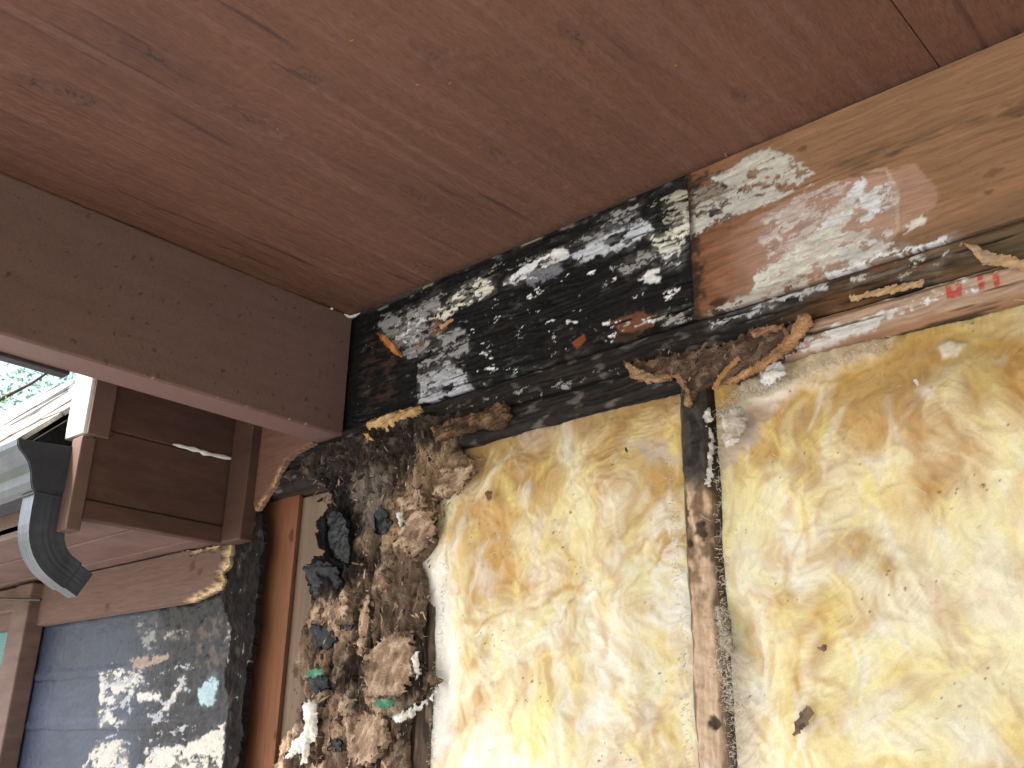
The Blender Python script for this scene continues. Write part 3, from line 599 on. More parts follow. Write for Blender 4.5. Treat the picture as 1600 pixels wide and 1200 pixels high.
tufts('loose_fibres', br, .79, 1.4, 1.4, 2.0, 300, 4, FC)

# ------------------------------------------------------------------ rotten wood
def shards(name, parent, pts, n, size, cols, surf, seed, y=0., thick=.0008):
    """small torn plates of wood lying proud of a surface"""
    P = np.array(PW(pts, y)); lo_, hi_ = P.min(0), P.max(0); r = np.random.default_rng(seed); V = []; F = []; C = []
    X = r.uniform(lo_[0], hi_[0], n * 6); Z = r.uniform(lo_[1], hi_[1], n * 6); k = sdp([tuple(p) for p in P], X, Z) > 0
    X, Z = X[k][:n], Z[k][:n]; Hs = surf(X, Z)
    for x, z, h in zip(X, Z, Hs):
        s = size * r.lognormal(0, .45); a = r.normal(1.3, .7); t1, t2 = r.normal(0, .5, 2); m = 6; c = cols[r.integers(len(cols))] * r.uniform(.7, 1.2)
        el = r.uniform(.12, .45); b = len(V)
        for lay in (0, thick):
            for i in range(m):
                q = i * 6.283 / m; rr = s * r.uniform(.55, 1.1); u = rr * math.cos(q); v = rr * el * math.sin(q)
                uu = u * math.cos(a) - v * math.sin(a); vv = u * math.sin(a) + v * math.cos(a)
                V.append((x + uu, y - h - s * .25 - uu * t1 - vv * t2 + lay + 8 * u * u, z + vv)); C.append(c)
        F += [tuple(b + i for i in range(m)), tuple(b + 2 * m - 1 - i for i in range(m))]
        F += [(b + i, b + m + i, b + m + (i + 1) % m, b + (i + 1) % m) for i in range(m)]
    o = mobj(name, V, F, M['crumb'], parent, np.clip(np.array(C), 0, .9)); o['kind'] = 'stuff'; return o
ROT = [(446, 748), (470, 728), (528, 693), (570, 676), (640, 655), (700, 648), (786, 630), (792, 652), (770, 668), (716, 690), (722, 706), (744, 718), (740, 742),
       (722, 768), (684, 785), (678, 812), (684, 848), (660, 880), (668, 930), (660, 985), (656, 1040), (690, 1062), (672, 1088), (645, 1100), (640, 1200), (648, 1290),
       (400, 1290), (432, 1200), (462, 1140), (480, 1095), (466, 1040), (472, 985), (500, 945), (478, 905), (484, 880), (512, 868), (503, 838), (508, 802), (524, 775), (500, 752)]
ROTW = PW(ROT)
def rot_t(X, Z):
    w1 = fbm(X * 9, Z * 6, 4, 1301); w2 = fbm(X * 9, Z * 7, 3, 1302)
    return fbm((X + .03 * w1) * 19, (Z + .05 * w2) * 7.5, 5, 1303, .55) * 3.2
def rot_h(X, Z):
    w1 = fbm(X * 9, Z * 7, 3, 1301)
    t = rot_t(X, Z); ter = np.floor(t) + sst(.6, 1.0, t - np.floor(t))
    shred = fbm(X * 130 + 3 * w1, Z * 13, 4, 1306); r = ridge(X * 34 + 2 * w1, Z * 11, 4, 1304)
    return .010 + .0070 * ter + .005 * (r - .4) + .0022 * fbm(X * 110, Z * 80, 4, 1305) + .0035 * shred
def rot_fn(X, Z):
    h = rot_h(X, Z)
    keep = sdp(ROTW, X, Z) + .010 * fbm(X * 45, Z * 45, 5, 1310, .65) > 0
    hole = fbm(X * 14, Z * 9, 3, 1311)
    keep &= ~((hole > .46) & (Z < 1.93))
    w1 = fbm(X * 9, Z * 7, 3, 1301); w2 = fbm(X * 9, Z * 7, 3, 1302)
    t = rot_t(X, Z); lv = np.clip(np.floor(t + .45), -2, 2)
    fib = fbm(X * 150 + 4 * w1, Z * 22, 4, 1330)
    c = flat(X, lin(150, 126, 108))
    for v, cc in ((-2, lin(34, 27, 25)), (-1, lin(70, 55, 47)), (0, lin(146, 119, 99)), (1, lin(200, 170, 144)), (2, lin(180, 144, 110))):
        c = np.where((lv == v)[..., None], cc, c)
    c = c * (1 + .40 * fib + .25 * fbm(X * 60, Z * 40, 4, 1312))[..., None]
    c = mix(c, lin(216, 194, 170), .6 * sst(.1, .45, fbm(X * 30, Z * 22, 4, 1313)) * sst(1.95, 1.85, Z))
    c = mix(c, lin(70, 54, 46), .65 * sst(.12, .42, fbm(X * 22, Z * 18, 4, 1314)))
    dk = sst(.0, .35, fbm(X * 13, Z * 10, 4, 1315) + .12)
    c = mix(c, lin(56, 46, 42), .7 * dk * sst(1.68, 1.80, Z))
    top = sst(1.955, 2.02, Z + .25 * (.10 - X) * 0 + .05 * fbm(X * 12, Z * 12, 3, 1316) - .18 * np.clip(X - .12, 0, 1))
    c = mix(c, lin(46, 40, 38) * (1 + .5 * fbm(X * 60, Z * 60, 4, 1317))[..., None], .92 * top)
    c = mix(c, lin(128, 114, 104), .5 * sst(.15, .45, fbm(X * 40, Z * 40, 4, 1318)))
    lft = pm([(500, 740), (560, 740), (575, 800), (560, 900), (540, 935), (480, 940), (480, 870), (500, 800)], X, Z, .02, 30, .008, 1319)
    c = mix(c, lin(26, 24, 26), .95 * lft)
    gr = pm([(560, 740), (610, 740), (620, 790), (590, 830), (560, 800)], X, Z, .02, 40, .012, 1320); c = mix(c, lin(132, 122, 116), .7 * gr)
    tan = pm([(660, 700), (745, 715), (735, 770), (680, 800), (670, 880), (600, 860), (610, 800), (650, 760)], X, Z, .02, 40, .008, 1321)
    c = mix(c, lin(178, 150, 122) * (1 + .3 * fbm(X * 70, Z * 50, 4, 1322))[..., None], .8 * tan)
    rs = pm([(630, 850), (668, 880), (668, 1000), (655, 1050), (610, 1000), (610, 900)], X, Z, .02, 40, .008, 1323); c = mix(c, lin(104, 84, 72) * (1 + .4 * fbm(X * 150, Z * 12, 4, 1324))[..., None], .8 * rs)
    pit = sst(.004, -.010, h - .008); c = mix(c, lin(44, 34, 30), .5 * pit)                 # darker colour low in the relief, between the layers
    return h, np.clip(c, 0, .9), keep
rot = sheet('rotten_corner_wood', 'wall', (-.26, .36, 1.30, 2.10), .0017, rot_fn, M['rot'], None, back=.004, base=.0)
tag(rot, 'crumbling brown and black rotten wood hanging at the wall corner', 'rotten wood')
BR = [lin(168, 140, 116), lin(192, 168, 144), lin(112, 90, 76), lin(140, 114, 94), lin(76, 62, 54), lin(50, 42, 38)]
shards('wood_crumbs', rot, [(560, 740), (740, 720), (680, 880), (660, 1050), (640, 1200), (450, 1200), (490, 940), (560, 930)], 700, .0048, BR, rot_h, 11)
shards('wood_crumbs', rot, [(470, 730), (640, 660), (720, 690), (640, 760), (540, 800), (500, 780)], 350, .004, [lin(60, 50, 46), lin(44, 40, 40), lin(96, 82, 74), lin(130, 112, 98)], rot_h, 12)

def chunk(name, pts, mat, c1, c2, label=None, cat=None, parent=None, y=-.01, th=.008, res=.0013, tilt=(0, 0), grain=0., seed=0, amp=.004, dark=.25, relief=.003, dome=.25, group=None, gf=(22, 260)):
    """a torn piece cut along a ragged outline, with a fibrous domed face"""
    P = PW(pts, y); A = np.array(P); cx, cz = A.mean(0); lo_, hi_ = A.min(0) - .008, A.max(0) + .008
    ca, sa = math.cos(grain), math.sin(grain)
    def f(X, Z):
        s = sdp(P, X, Z) + amp * fbm(X * 110, Z * 110, 4, seed, .6)
        U = (X - cx) * ca + (Z - cz) * sa; Wd = -(X - cx) * sa + (Z - cz) * ca
        g = fbm(U * gf[0], Wd * gf[1], 4, seed + 1); g2 = fbm(U * 40, Wd * 60, 4, seed + 2)
        h = relief * g + relief * 1.2 * g2 + th * dome * (sst(0, .012, s) - 1) + (X - cx) * tilt[0] + (Z - cz) * tilt[1]
        c = flat(X, c1) * (1 + .2 * g)[..., None]; c = mix(c, c2, sst(-.2, .45, g2))
        c = mix(c, np.asarray(c1) * .3, dark * sst(.1, .5, fbm(X * 35, Z * 35, 4, seed + 3)) * 2)
        return h, np.clip(c, 0, .9), s > 0
    o = sheet(name, 'wall', (lo_[0], hi_[0], lo_[1], hi_[1]), res, f, mat, parent, back=th * .8, base=-y)
    if label: tag(o, label, cat, group)
    return o
# black felt scraps, pale tufts and a torn ledge belonging to the rotten corner
for k, P in enumerate([[(508, 805), (530, 796), (546, 812), (548, 860), (540, 885), (512, 870), (504, 840)], [(480, 888), (500, 876), (524, 884), (532, 910), (515, 938), (490, 940), (484, 912)],
                       [(582, 800), (602, 794), (612, 815), (600, 838), (584, 830)], [(488, 978), (515, 975), (524, 1000), (508, 1018), (490, 1010)], [(512, 1150), (534, 1156), (534, 1174), (508, 1172)],
                       [(480, 1058), (508, 1054), (512, 1078), (484, 1084)], [(528, 976), (552, 976), (550, 984), (528, 984)]]):
    chunk('felt_scrap', P, M['felt'], lin(18, 20, 25), lin(34, 38, 47), parent=rot, y=-.018, th=.004, seed=1400 + k, dark=.1, relief=.003, tilt=(.2 * (-1) ** k, .15), gf=(25, 30), amp=.008, dome=.7)
for k, P in enumerate([[(585, 1092), (615, 1090), (616, 1104), (588, 1108)], [(478, 1048), (500, 1042), (506, 1054), (482, 1060)]]):
    chunk('green_scrap', P, M['felt'], lin(52, 116, 86), lin(96, 150, 122), parent=rot, y=-.034, th=.003, seed=1430 + k, dark=.3, gf=(40, 60), amp=.006)
for k, P in enumerate([[(470, 1095), (490, 1090), (494, 1150), (470, 1175), (438, 1188), (452, 1160), (470, 1140)], [(470, 1150), (482, 1150), (476, 1196), (464, 1196)], [(600, 1118), (650, 1100), (680, 1075), (672, 1092), (640, 1120), (618, 1132)],
                       [(638, 1022), (648, 1015), (652, 1045), (646, 1060), (640, 1045)], [(615, 800), (622, 790), (628, 812), (620, 822)]]):
    chunk('white_fibre_clump', P, M['fibre'], lin(204, 198, 190), lin(238, 234, 228), parent=rot, y=-.030, th=.008, seed=1440 + k, dark=.12, relief=.003, amp=.008, grain=1.2, gf=(26, 34), dome=.8)
for k, (P, a) in enumerate([([(560, 935), (575, 925), (578, 985), (566, 1030), (556, 1010)], 1.5), ([(610, 985), (640, 990), (642, 1060), (620, 1095), (575, 1090), (575, 1020)], 1.2),
                            ([(560, 1110), (600, 1115), (610, 1160), (580, 1196), (535, 1190), (540, 1150)], 1.0), ([(640, 800), (672, 790), (680, 830), (650, 870), (618, 850)], .6), ([(490, 945), (545, 930), (550, 965), (500, 975)], .2),
                            ([(690, 735), (742, 720), (736, 745), (715, 772), (680, 776)], .3), ([(610, 775), (660, 765), (665, 790), (612, 800)], .2)]):
    chunk('rotten_flake', P, M['rot'], lin(160, 132, 110), lin(206, 180, 156), parent=rot, y=-.021, th=.004, seed=1460 + k, grain=a, relief=.003, amp=.018, gf=(16, 75), dark=.35, tilt=(.15 * (-1) ** k, -.1))
chunk('torn_ledge', [(672, 668), (700, 655), (745, 642), (786, 628), (793, 648), (778, 670), (745, 668), (705, 680), (678, 690)], M['rot'], lin(90, 70, 55), lin(142, 110, 82), parent=rot, y=-.020, th=.016, seed=1490, grain=.3, relief=.006, amp=.006, dark=.35)
# torn wood where the middle stud meets the plates
YP = [(972, 564), (985, 588), (1010, 598), (1052, 590), (1064, 604), (1066, 634), (1078, 636), (1088, 612), (1118, 596), (1150, 598), (1192, 580), (1240, 548), (1268, 508), (1266, 490), (1244, 496), (1228, 512), (1180, 512), (1120, 538), (1062, 548), (1020, 560)]
yo = chunk('torn_wood', YP, M['rot'], lin(92, 72, 62), lin(142, 116, 100), 'dark torn wood clinging where the pale stud meets the plates', 'torn wood', y=-.008, th=.012, seed=1500, grain=.25, relief=.0022, amp=.008, dark=.3, gf=(14, 60))
YHF = lambda X, Z: np.full(X.shape, .014) + .004 * fbm(X * 60, Z * 60, 3, 5)
shards('wood_crumbs', yo, YP, 70, .0035, [lin(96, 76, 66), lin(150, 120, 100), lin(60, 48, 44)], YHF, 13)
chunk('splintered_edge', [(1112, 604), (1150, 598), (1196, 576), (1240, 545), (1270, 504), (1266, 488), (1244, 492), (1232, 522), (1200, 554), (1160, 580)], M['rot'], lin(166, 122, 88), lin(198, 154, 116), parent=yo, y=-.020, th=.004, seed=1510, grain=.65, relief=.002, amp=.005, dark=.3, gf=(14, 80), dome=.1)
chunk('splintered_edge', [(972, 562), (984, 590), (1012, 600), (1054, 590), (1064, 606), (1068, 636), (1080, 630), (1070, 600), (1060, 582), (1020, 584), (990, 572)], M['rot'], lin(150, 118, 92), lin(182, 150, 120), parent=yo, y=-.020, th=.008, seed=1520, grain=.1, relief=.002, amp=.005, dark=.15, gf=(14, 110))
chunk('splintered_edge', [(1168, 516), (1225, 502), (1220, 514), (1176, 528)], M['rot'], lin(150, 112, 88), lin(180, 142, 112), parent=yo, y=-.020, th=.006, seed=1525, grain=.3, relief=.003, dark=.1)
# single splinters and flakes (each can be lifted away)
TW = M['torn_attr'] = attr_mat('fresh_torn_wood', .8, .25, 240, (1, 1, 1), .18, .6, .0015)
chunk('wood_chunk', [(563, 664), (572, 652), (605, 640), (648, 630), (654, 640), (640, 654), (600, 672), (572, 674)], TW, lin(176, 140, 98), lin(204, 172, 128), 'thick pale splinter of wood at the foot of the beam corner', 'splinter', y=-.014, th=.016, grain=.35, seed=1600, relief=.004, dark=.08, dome=.9)
chunk('wood_splinter', [(586, 520), (600, 522), (620, 542), (629, 558), (618, 554), (598, 538)], TW, lin(186, 120, 72), lin(206, 142, 88), 'orange splinter sticking out of the black header near the beam', 'splinter', y=-.012, th=.004, grain=-.75, seed=1610, relief=.0015, dark=.05, tilt=(.3, .1))
chunk('wood_splinter', [(684, 508), (708, 496), (708, 501), (688, 515)], TW, lin(190, 150, 116), lin(206, 168, 136), 'small pale sliver on the black header beside the cream patch', 'splinter', y=-.004, th=.003, grain=.5, seed=1615, relief=.001, dark=.05)
chunk('wood_splinter', [(1112, 606), (1120, 586), (1150, 556), (1158, 560), (1128, 590), (1118, 612)], TW, lin(160, 120, 82), lin(186, 146, 104), 'straight tan splinter stuck in the torn wood above the pale stud', 'splinter', y=-.030, th=.005, grain=.85, seed=1620, relief=.0015, dark=.05)
chunk('wood_splinter', [(1500, 378), (1520, 380), (1560, 396), (1640, 410), (1640, 425), (1580, 418), (1535, 412)], TW, lin(190, 156, 118), lin(186, 156, 136), 'broken pointed piece of pale wood with a hole above the red stamp', 'splinter', y=-.012, th=.008, grain=-.3, seed=1630, relief=.002, dark=.12)
chunk('wood_splinter', [(1322, 462), (1345, 458), (1400, 442), (1442, 436), (1440, 446), (1400, 456), (1375, 462), (1330, 470)], TW, lin(182, 150, 114), lin(200, 170, 134), 'long peeling tan sliver lying along the joint between the plates', 'splinter', y=-.008, th=.005, grain=.28, seed=1640, relief=.002, dark=.1)
chunk('wood_splinter', [(566, 678), (574, 676), (586, 690), (578, 688), (570, 684)], TW, lin(196, 148, 96), lin(214, 170, 120), 'tiny curled sliver below the thick pale splinter', 'splinter', y=-.016, th=.003, grain=-.6, seed=1650, relief=.001, dark=.05)
chunk('dark_flake', [(1238, 1148), (1244, 1122), (1258, 1100), (1274, 1112), (1262, 1132), (1246, 1150)], M['rot'], lin(150, 128, 112), lin(118, 96, 82), 'brown flake of wood stuck on the lower yellow insulation', 'wood flake', y=-.024, th=.003, grain=.9, seed=1660, dark=.5, relief=.0015)
chunk('dark_flake', [(1275, 1012), (1285, 1005), (1296, 1008), (1286, 1018)], M['rot'], lin(120, 92, 74), lin(160, 130, 108), 'small brown flake caught in a tuft of the yellow insulation', 'wood flake', y=-.024, th=.003, seed=1665, relief=.001)
chunk('dark_flake', [(974, 694), (979, 700), (982, 710), (976, 706)], M['felt'], lin(24, 22, 22), lin(36, 34, 32), 'black speck on the left insulation batt near the stud top', 'wood flake', y=-.018, th=.002, seed=1670, relief=.0005, amp=.001)
chunk('white_chip', [(1425, 592), (1432, 590), (1438, 600), (1432, 606)], M['fibre'], lin(240, 238, 236), lin(246, 244, 242), 'white chip on the yellow insulation below the red stamp', 'chip', y=-.020, th=.003, seed=1675, relief=.0005, amp=.001)
chunk('dark_flake', [(757, 768), (768, 766), (768, 780), (760, 782)], M['rot'], lin(130, 100, 70), lin(104, 78, 56), 'brown crumb on the left insulation beside the rotten corner', 'wood flake', y=-.018, th=.002, seed=1680, relief=.0005, amp=.002)
for P, yv in (([(1097, 636), (1108, 634), (1112, 655), (1102, 662), (1096, 650)], -.014), ([(1104, 668), (1114, 672), (1112, 720), (1108, 762), (1100, 760)], -.006)):
    chunk('white_fibre_clump', P, M['fibre'], lin(196, 188, 180), lin(226, 222, 216), parent=br, y=yv, th=.006, seed=1690, dark=.2, relief=.003, amp=.008, gf=(26, 34), dome=.8)
chunk('grey_fibre_clump', [(1118, 640), (1150, 628), (1165, 650), (1150, 690), (1125, 700)], M['fibre'], lin(190, 178, 166), lin(222, 214, 206), parent=br, y=-.018, th=.01, seed=1695, dark=.2, relief=.003, amp=.008, gf=(26, 34), dome=.8)
chunk('grey_fibre_clump', [(1112, 945), (1135, 950), (1142, 1010), (1128, 1050), (1116, 1000)], M['fibre'], lin(150, 136, 122), lin(196, 184, 170), parent=br, y=-.012, th=.01, seed=1697, dark=.3, relief=.003, amp=.008, gf=(26, 34), dome=.8)
chunk('white_fibre_clump', [(1180, 575), (1215, 560), (1225, 580), (1205, 598), (1182, 600)], M['fibre'], lin(206, 200, 196), lin(232, 228, 226), parent=br, y=-.022, th=.01, seed=1698, dark=.15, relief=.003, amp=.008, gf=(26, 34), dome=.8)

# ------------------------------------------------------------------ siding left of the corner
SID = PW([(480, 500), (492, 692), (463, 706), (448, 718), (436, 736), (428, 758), (414, 776), (402, 796), (398, 800)], -.014) + [(-.262, 2.0), (-.262, 2.345), (-.072, 2.345)]
def sid_fn(X, Z):
    s = sdp(SID, X, Z) + .003 * fbm(X * 120, Z * 120, 4, 21) * sst(-.02, -.08, X)
    c = flat(X, lin(110, 80, 68)) * (1 + .08 * fbm(X * 12, Z * 60, 4, 22))[..., None]
    b = sst(.010, .003, s + .004 * fbm(X * 150, Z * 90, 3, 23)) * sst(-.15, -.18, X); c = mix(c, lin(196, 160, 118), .8 * b * sst(-.3, .2, fbm(X * 60, Z * 60, 3, 26)))
    b2 = sst(.004, .001, s + .002 * fbm(X * 90, Z * 90, 2, 24)); c = mix(c, lin(150, 120, 104), .5 * b2)
    return .0006 * fbm(X * 20, Z * 90, 3, 25) - .004 * b, np.clip(c, 0, .9), s > 0
tag(sheet('siding_remnant', 'wall', (-.262, -.072, 1.96, 2.345), .0018, sid_fn, M['wood'], None, back=.013, base=.014),
    'broken piece of brown siding tucked under the beam, splintered at its lower edge', 'siding')

# ------------------------------------------------------------------ boxed eave to the left
ev = empty('boxed_eave', (-.33, -.16, 1.93), 'brown boxed end of the lower eave beyond the beam', 'eave')
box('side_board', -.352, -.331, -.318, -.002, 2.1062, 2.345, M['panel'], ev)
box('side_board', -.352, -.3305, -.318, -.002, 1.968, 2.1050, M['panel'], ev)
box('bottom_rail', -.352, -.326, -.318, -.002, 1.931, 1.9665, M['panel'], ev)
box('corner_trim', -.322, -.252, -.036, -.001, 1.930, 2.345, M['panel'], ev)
box('upright_block', -.402, -.326, -.346, -.298, 2.088, 2.366, M['white'], ev, .002)  # brown block coloured white: sky glare on its front painted in
box('inner_board', -.3255, -.318, -.340, -.298, 2.085, 2.366, M['paint'], ev, .002)  # side of the same block, left brown beside its glare-white front
box('corner_board', -.365, -.324, -.346, -.3185, 1.906, 2.082, M['paint'], ev)
q0, q1, q2 = [on(a, b, 0, -.328) for a, b in ((270, 694), (312, 706), (384, 722))]
caulk('white_caulk', [q0, q1 + np.array([0, 0, .002]), q1 + np.array([0, .01, 0]), q2 + np.array([0, -.02, 0]), q2], .0052, M['white'], ev, 9)
for y0, y1 in ((-.3265, -.196), (-.190, -.066), (-.061, -.001)):
    box('soffit_board', -3.2, -.333, y0, y1, 1.938 + random.uniform(0, .003), 1.955, M['paint_d'], ev)
box('fascia_board', -3.2, -.366, -.3265, -.306, 1.930, 2.075, M['paint'], ev)
FRZ = [(-3.2, 1.9365), (-3.2, 1.829)] + PW([(286, 944), (296, 941), (310, 934), (340, 920), (346, 905), (342, 895), (356, 880), (352, 868), (366, 850)], -.022) + [(-.318, 1.9365)]
def frz_fn(X, Z):
    s = sdp(FRZ, X, Z) + .003 * fbm(X * 130, Z * 130, 4, 31) * sst(-.56, -.5, X)
    c = flat(X, lin(116, 92, 85)) * (1 + .1 * fbm(X * 8, Z * 60, 4, 32))[..., None]
    for px, py, r in ((168, 948, .012), (313, 893, .010), (300, 885, .014)):
        kx, kz = PW([(px, py)], -.022)[0]; d = np.hypot((X - kx) * .8, Z - kz) / r + .4 * fbm(X * 70, Z * 70, 2, 33); c = mix(c, lin(76, 48, 42), .6 * sst(1, .3, d))
    b = sst(.016, .005, s + .012 * fbm(X * 50, Z * 120, 4, 34, .65)) * sst(-.47, -.44, X + .1 * (Z - 1.85)); c = mix(c, lin(204, 178, 142) * (1 + .35 * fbm(X * 60, Z * 200, 3, 35))[..., None], .95 * b)
    return .0006 * fbm(X * 10, Z * 80, 3, 36) - .009 * b, np.clip(c, 0, .9), s > 0
tag(sheet('frieze_board', 'wall', (-1.8, -.315, 1.826, 1.9365), .0022, frz_fn, M['wood'], None, back=.02, base=.022),
    'brown frieze board under the eave, its right end broken to pale wood', 'board')

# gutter and elbow
gt = empty('roof_gutter', (-1.6, -.39, 1.97), 'grey metal gutter along the lower eave with a closed end', 'gutter')
GP = [(-.3275, 2.068), (-.3275, 1.986), (-.334, 1.981), (-.392, 1.972), (-.402, 1.976), (-.406, 1.988), (-.409, 2.004), (-.416, 2.020), (-.426, 2.032), (-.436, 2.040), (-.441, 2.048), (-.4425, 2.058), (-.436, 2.0605), (-.432, 2.056)]
V = [(x, y, z) for x in (-3.2, -1.8, -.362) for y, z in GP]; n = len(GP)
F = [(k * n + i, k * n + i + 1, (k + 1) * n + i + 1, (k + 1) * n + i) for k in (0, 1) for i in range(n - 1)]
o = mobj('trough', V, F, M['alum'], gt, smooth=False); md = o.modifiers.new('thick', 'SOLIDIFY'); md.thickness = .0014
EP = GP[:12]; V = [(x, y, z) for x in (-.3615, -.3585) for y, z in EP]; n = len(EP)
mobj('end_cap', V, [tuple(range(n)), tuple(range(2 * n - 1, n - 1, -1))] + [(i, (i + 1) % n, n + (i + 1) % n, n + i) for i in range(n)], M['alum_in'], gt)
sp = empty('downspout_elbow', (-.388, -.37, 1.82), 'grey ribbed downspout elbow hanging under the gutter end, open at the bottom', 'downspout')
def sweep(path, wy, wx, ribs=5):
    V = []; F = []; prof = []
    for side in range(4):
        for i in range(12):
            s = i / 12 * 2 - 1; rb = -.016 * (.5 - .5 * math.cos(s * math.pi * ribs)) if abs(s) < .85 else 0
            a, b = [(s, -1 - rb), (1 + rb, s), (-s, 1 + rb), (-1 - rb, -s)][side]; prof.append((a, b))
    m = len(prof)
    for k, (y, z, ang, sc) in enumerate(path):
        cy, cz = math.cos(ang), math.sin(ang)                      # across direction in the y-z plane
        for a, b in prof:
            V.append((-.388 + b * wx * sc, y + a * wy * sc * cy, z + a * wy * sc * cz))
        if k:
            for i in range(m): F.append(((k - 1) * m + i, (k - 1) * m + (i + 1) % m, k * m + (i + 1) % m, k * m + i))
    return V, F
path = [(-.362, 1.985, 0, 1), (-.362, 1.94, 0, 1), (-.361, 1.915, .05, 1)]
for i in range(1, 9):
    a = i / 8 * 1.08; path.append((-.361 + .08 * (1 - math.cos(a)), 1.915 - .08 * math.sin(a), a, 1 - .16 * i / 8 - (.012 if i % 2 else 0)))
y, z, a, s_ = path[-1]; path += [(y + .022 * math.sin(a), z - .022 * math.cos(a), a, .84), (y + .024 * math.sin(a), z - .024 * math.cos(a), a, .76), (y + .052 * math.sin(a), z - .052 * math.cos(a), a, .74)]
V, F = sweep(path, .033, .024)
o = mobj('ribbed_pipe', V, F, M['alum'], sp); md = o.modifiers.new('thick', 'SOLIDIFY'); md.thickness = .0014
box('outlet_collar', -.416, -.360, -.398, -.329, 1.967, 1.9715, M['alum_in'], sp, .001)

# shingle roof above the gutter
RM = 1.0; RY, RZ = -.408, 2.078
d = ray(55, 628); t = (RZ + RM * (CP[1] - RY) - CP[2]) / (d[2] - RM * d[1]); rp = CP + d * t
TOP = float(np.clip((rp[1] - RY) * math.sqrt(1 + RM * RM), .6, 2.6))
rf = empty('shingle_roof', (-2, RY, RZ), 'pale grey shingle roof rising above the gutter on the left', 'roof')
cs = 1 / math.sqrt(1 + RM * RM)
V = [(-6, RY - .0, RZ - .012), (-.405, RY, RZ - .012), (-.405, RY + TOP * cs, RZ - .012 + TOP * RM * cs), (-6, RY + TOP * cs, RZ - .012 + TOP * RM * cs)]
mobj('roof_deck', V, [(0, 1, 2, 3)], M['dark'], rf)
V = [(-6, RY + TOP * cs, RZ + TOP * RM * cs - .012), (-.405, RY + TOP * cs, RZ + TOP * RM * cs - .012), (-.405, RY + 2 * TOP * cs, RZ - .1), (-6, RY + 2 * TOP * cs, RZ - .1)]
mobj('rear_roof_slope', V, [(0, 1, 2, 3)], M['shingle'], rf)
proto = []
for k in range(5):
    w, L = .045 + .014 * k, .2; r = random.Random(k)
    v = [(-w, 0, 0), (-w * .3, -.004 * r.random(), 0), (w * .4, .005 * r.random(), 0), (w, 0, 0), (w, L, 0), (-w, L, 0)]
    v = [(a, b * cs + RM * 0, b * RM * cs) for a, b, c in v]; nn = (0, -RM * cs * .010, cs * .010)
    V = v + [(a + nn[0], b + nn[1], c + nn[2] * (1 if i < 4 else .3)) for i, (a, b, c) in enumerate(v)]
    me = bpy.data.meshes.new('shingle'); me.from_pydata(V, [], [(5, 4, 3, 2, 1, 0), (6, 7, 8, 9, 10, 11)] + [(i, (i + 1) % 6, 6 + (i + 1) % 6, 6 + i) for i in range(6)]); me.update(); me.materials.append(M['shingle']); proto.append((w, me))
row = 0; s = -.012
while s < TOP - .05:
    x = -.41 - random.uniform(0, .05)
    while x > -3.0 - 0:
        w, me = random.choice(proto); x -= w
        o = bpy.data.objects.new('shingle', me); S.collection.objects.link(o); o.parent = rf
        ss = s + random.uniform(-.016, .016); o.rotation_euler = (random.uniform(-.02, .05), random.uniform(-.03, .03), random.uniform(-.04, .04))
        o.location = (x + 2, ss * cs, ss * RM * cs + .004 * (row % 2)); x -= w + .010
    s += .095; row += 1

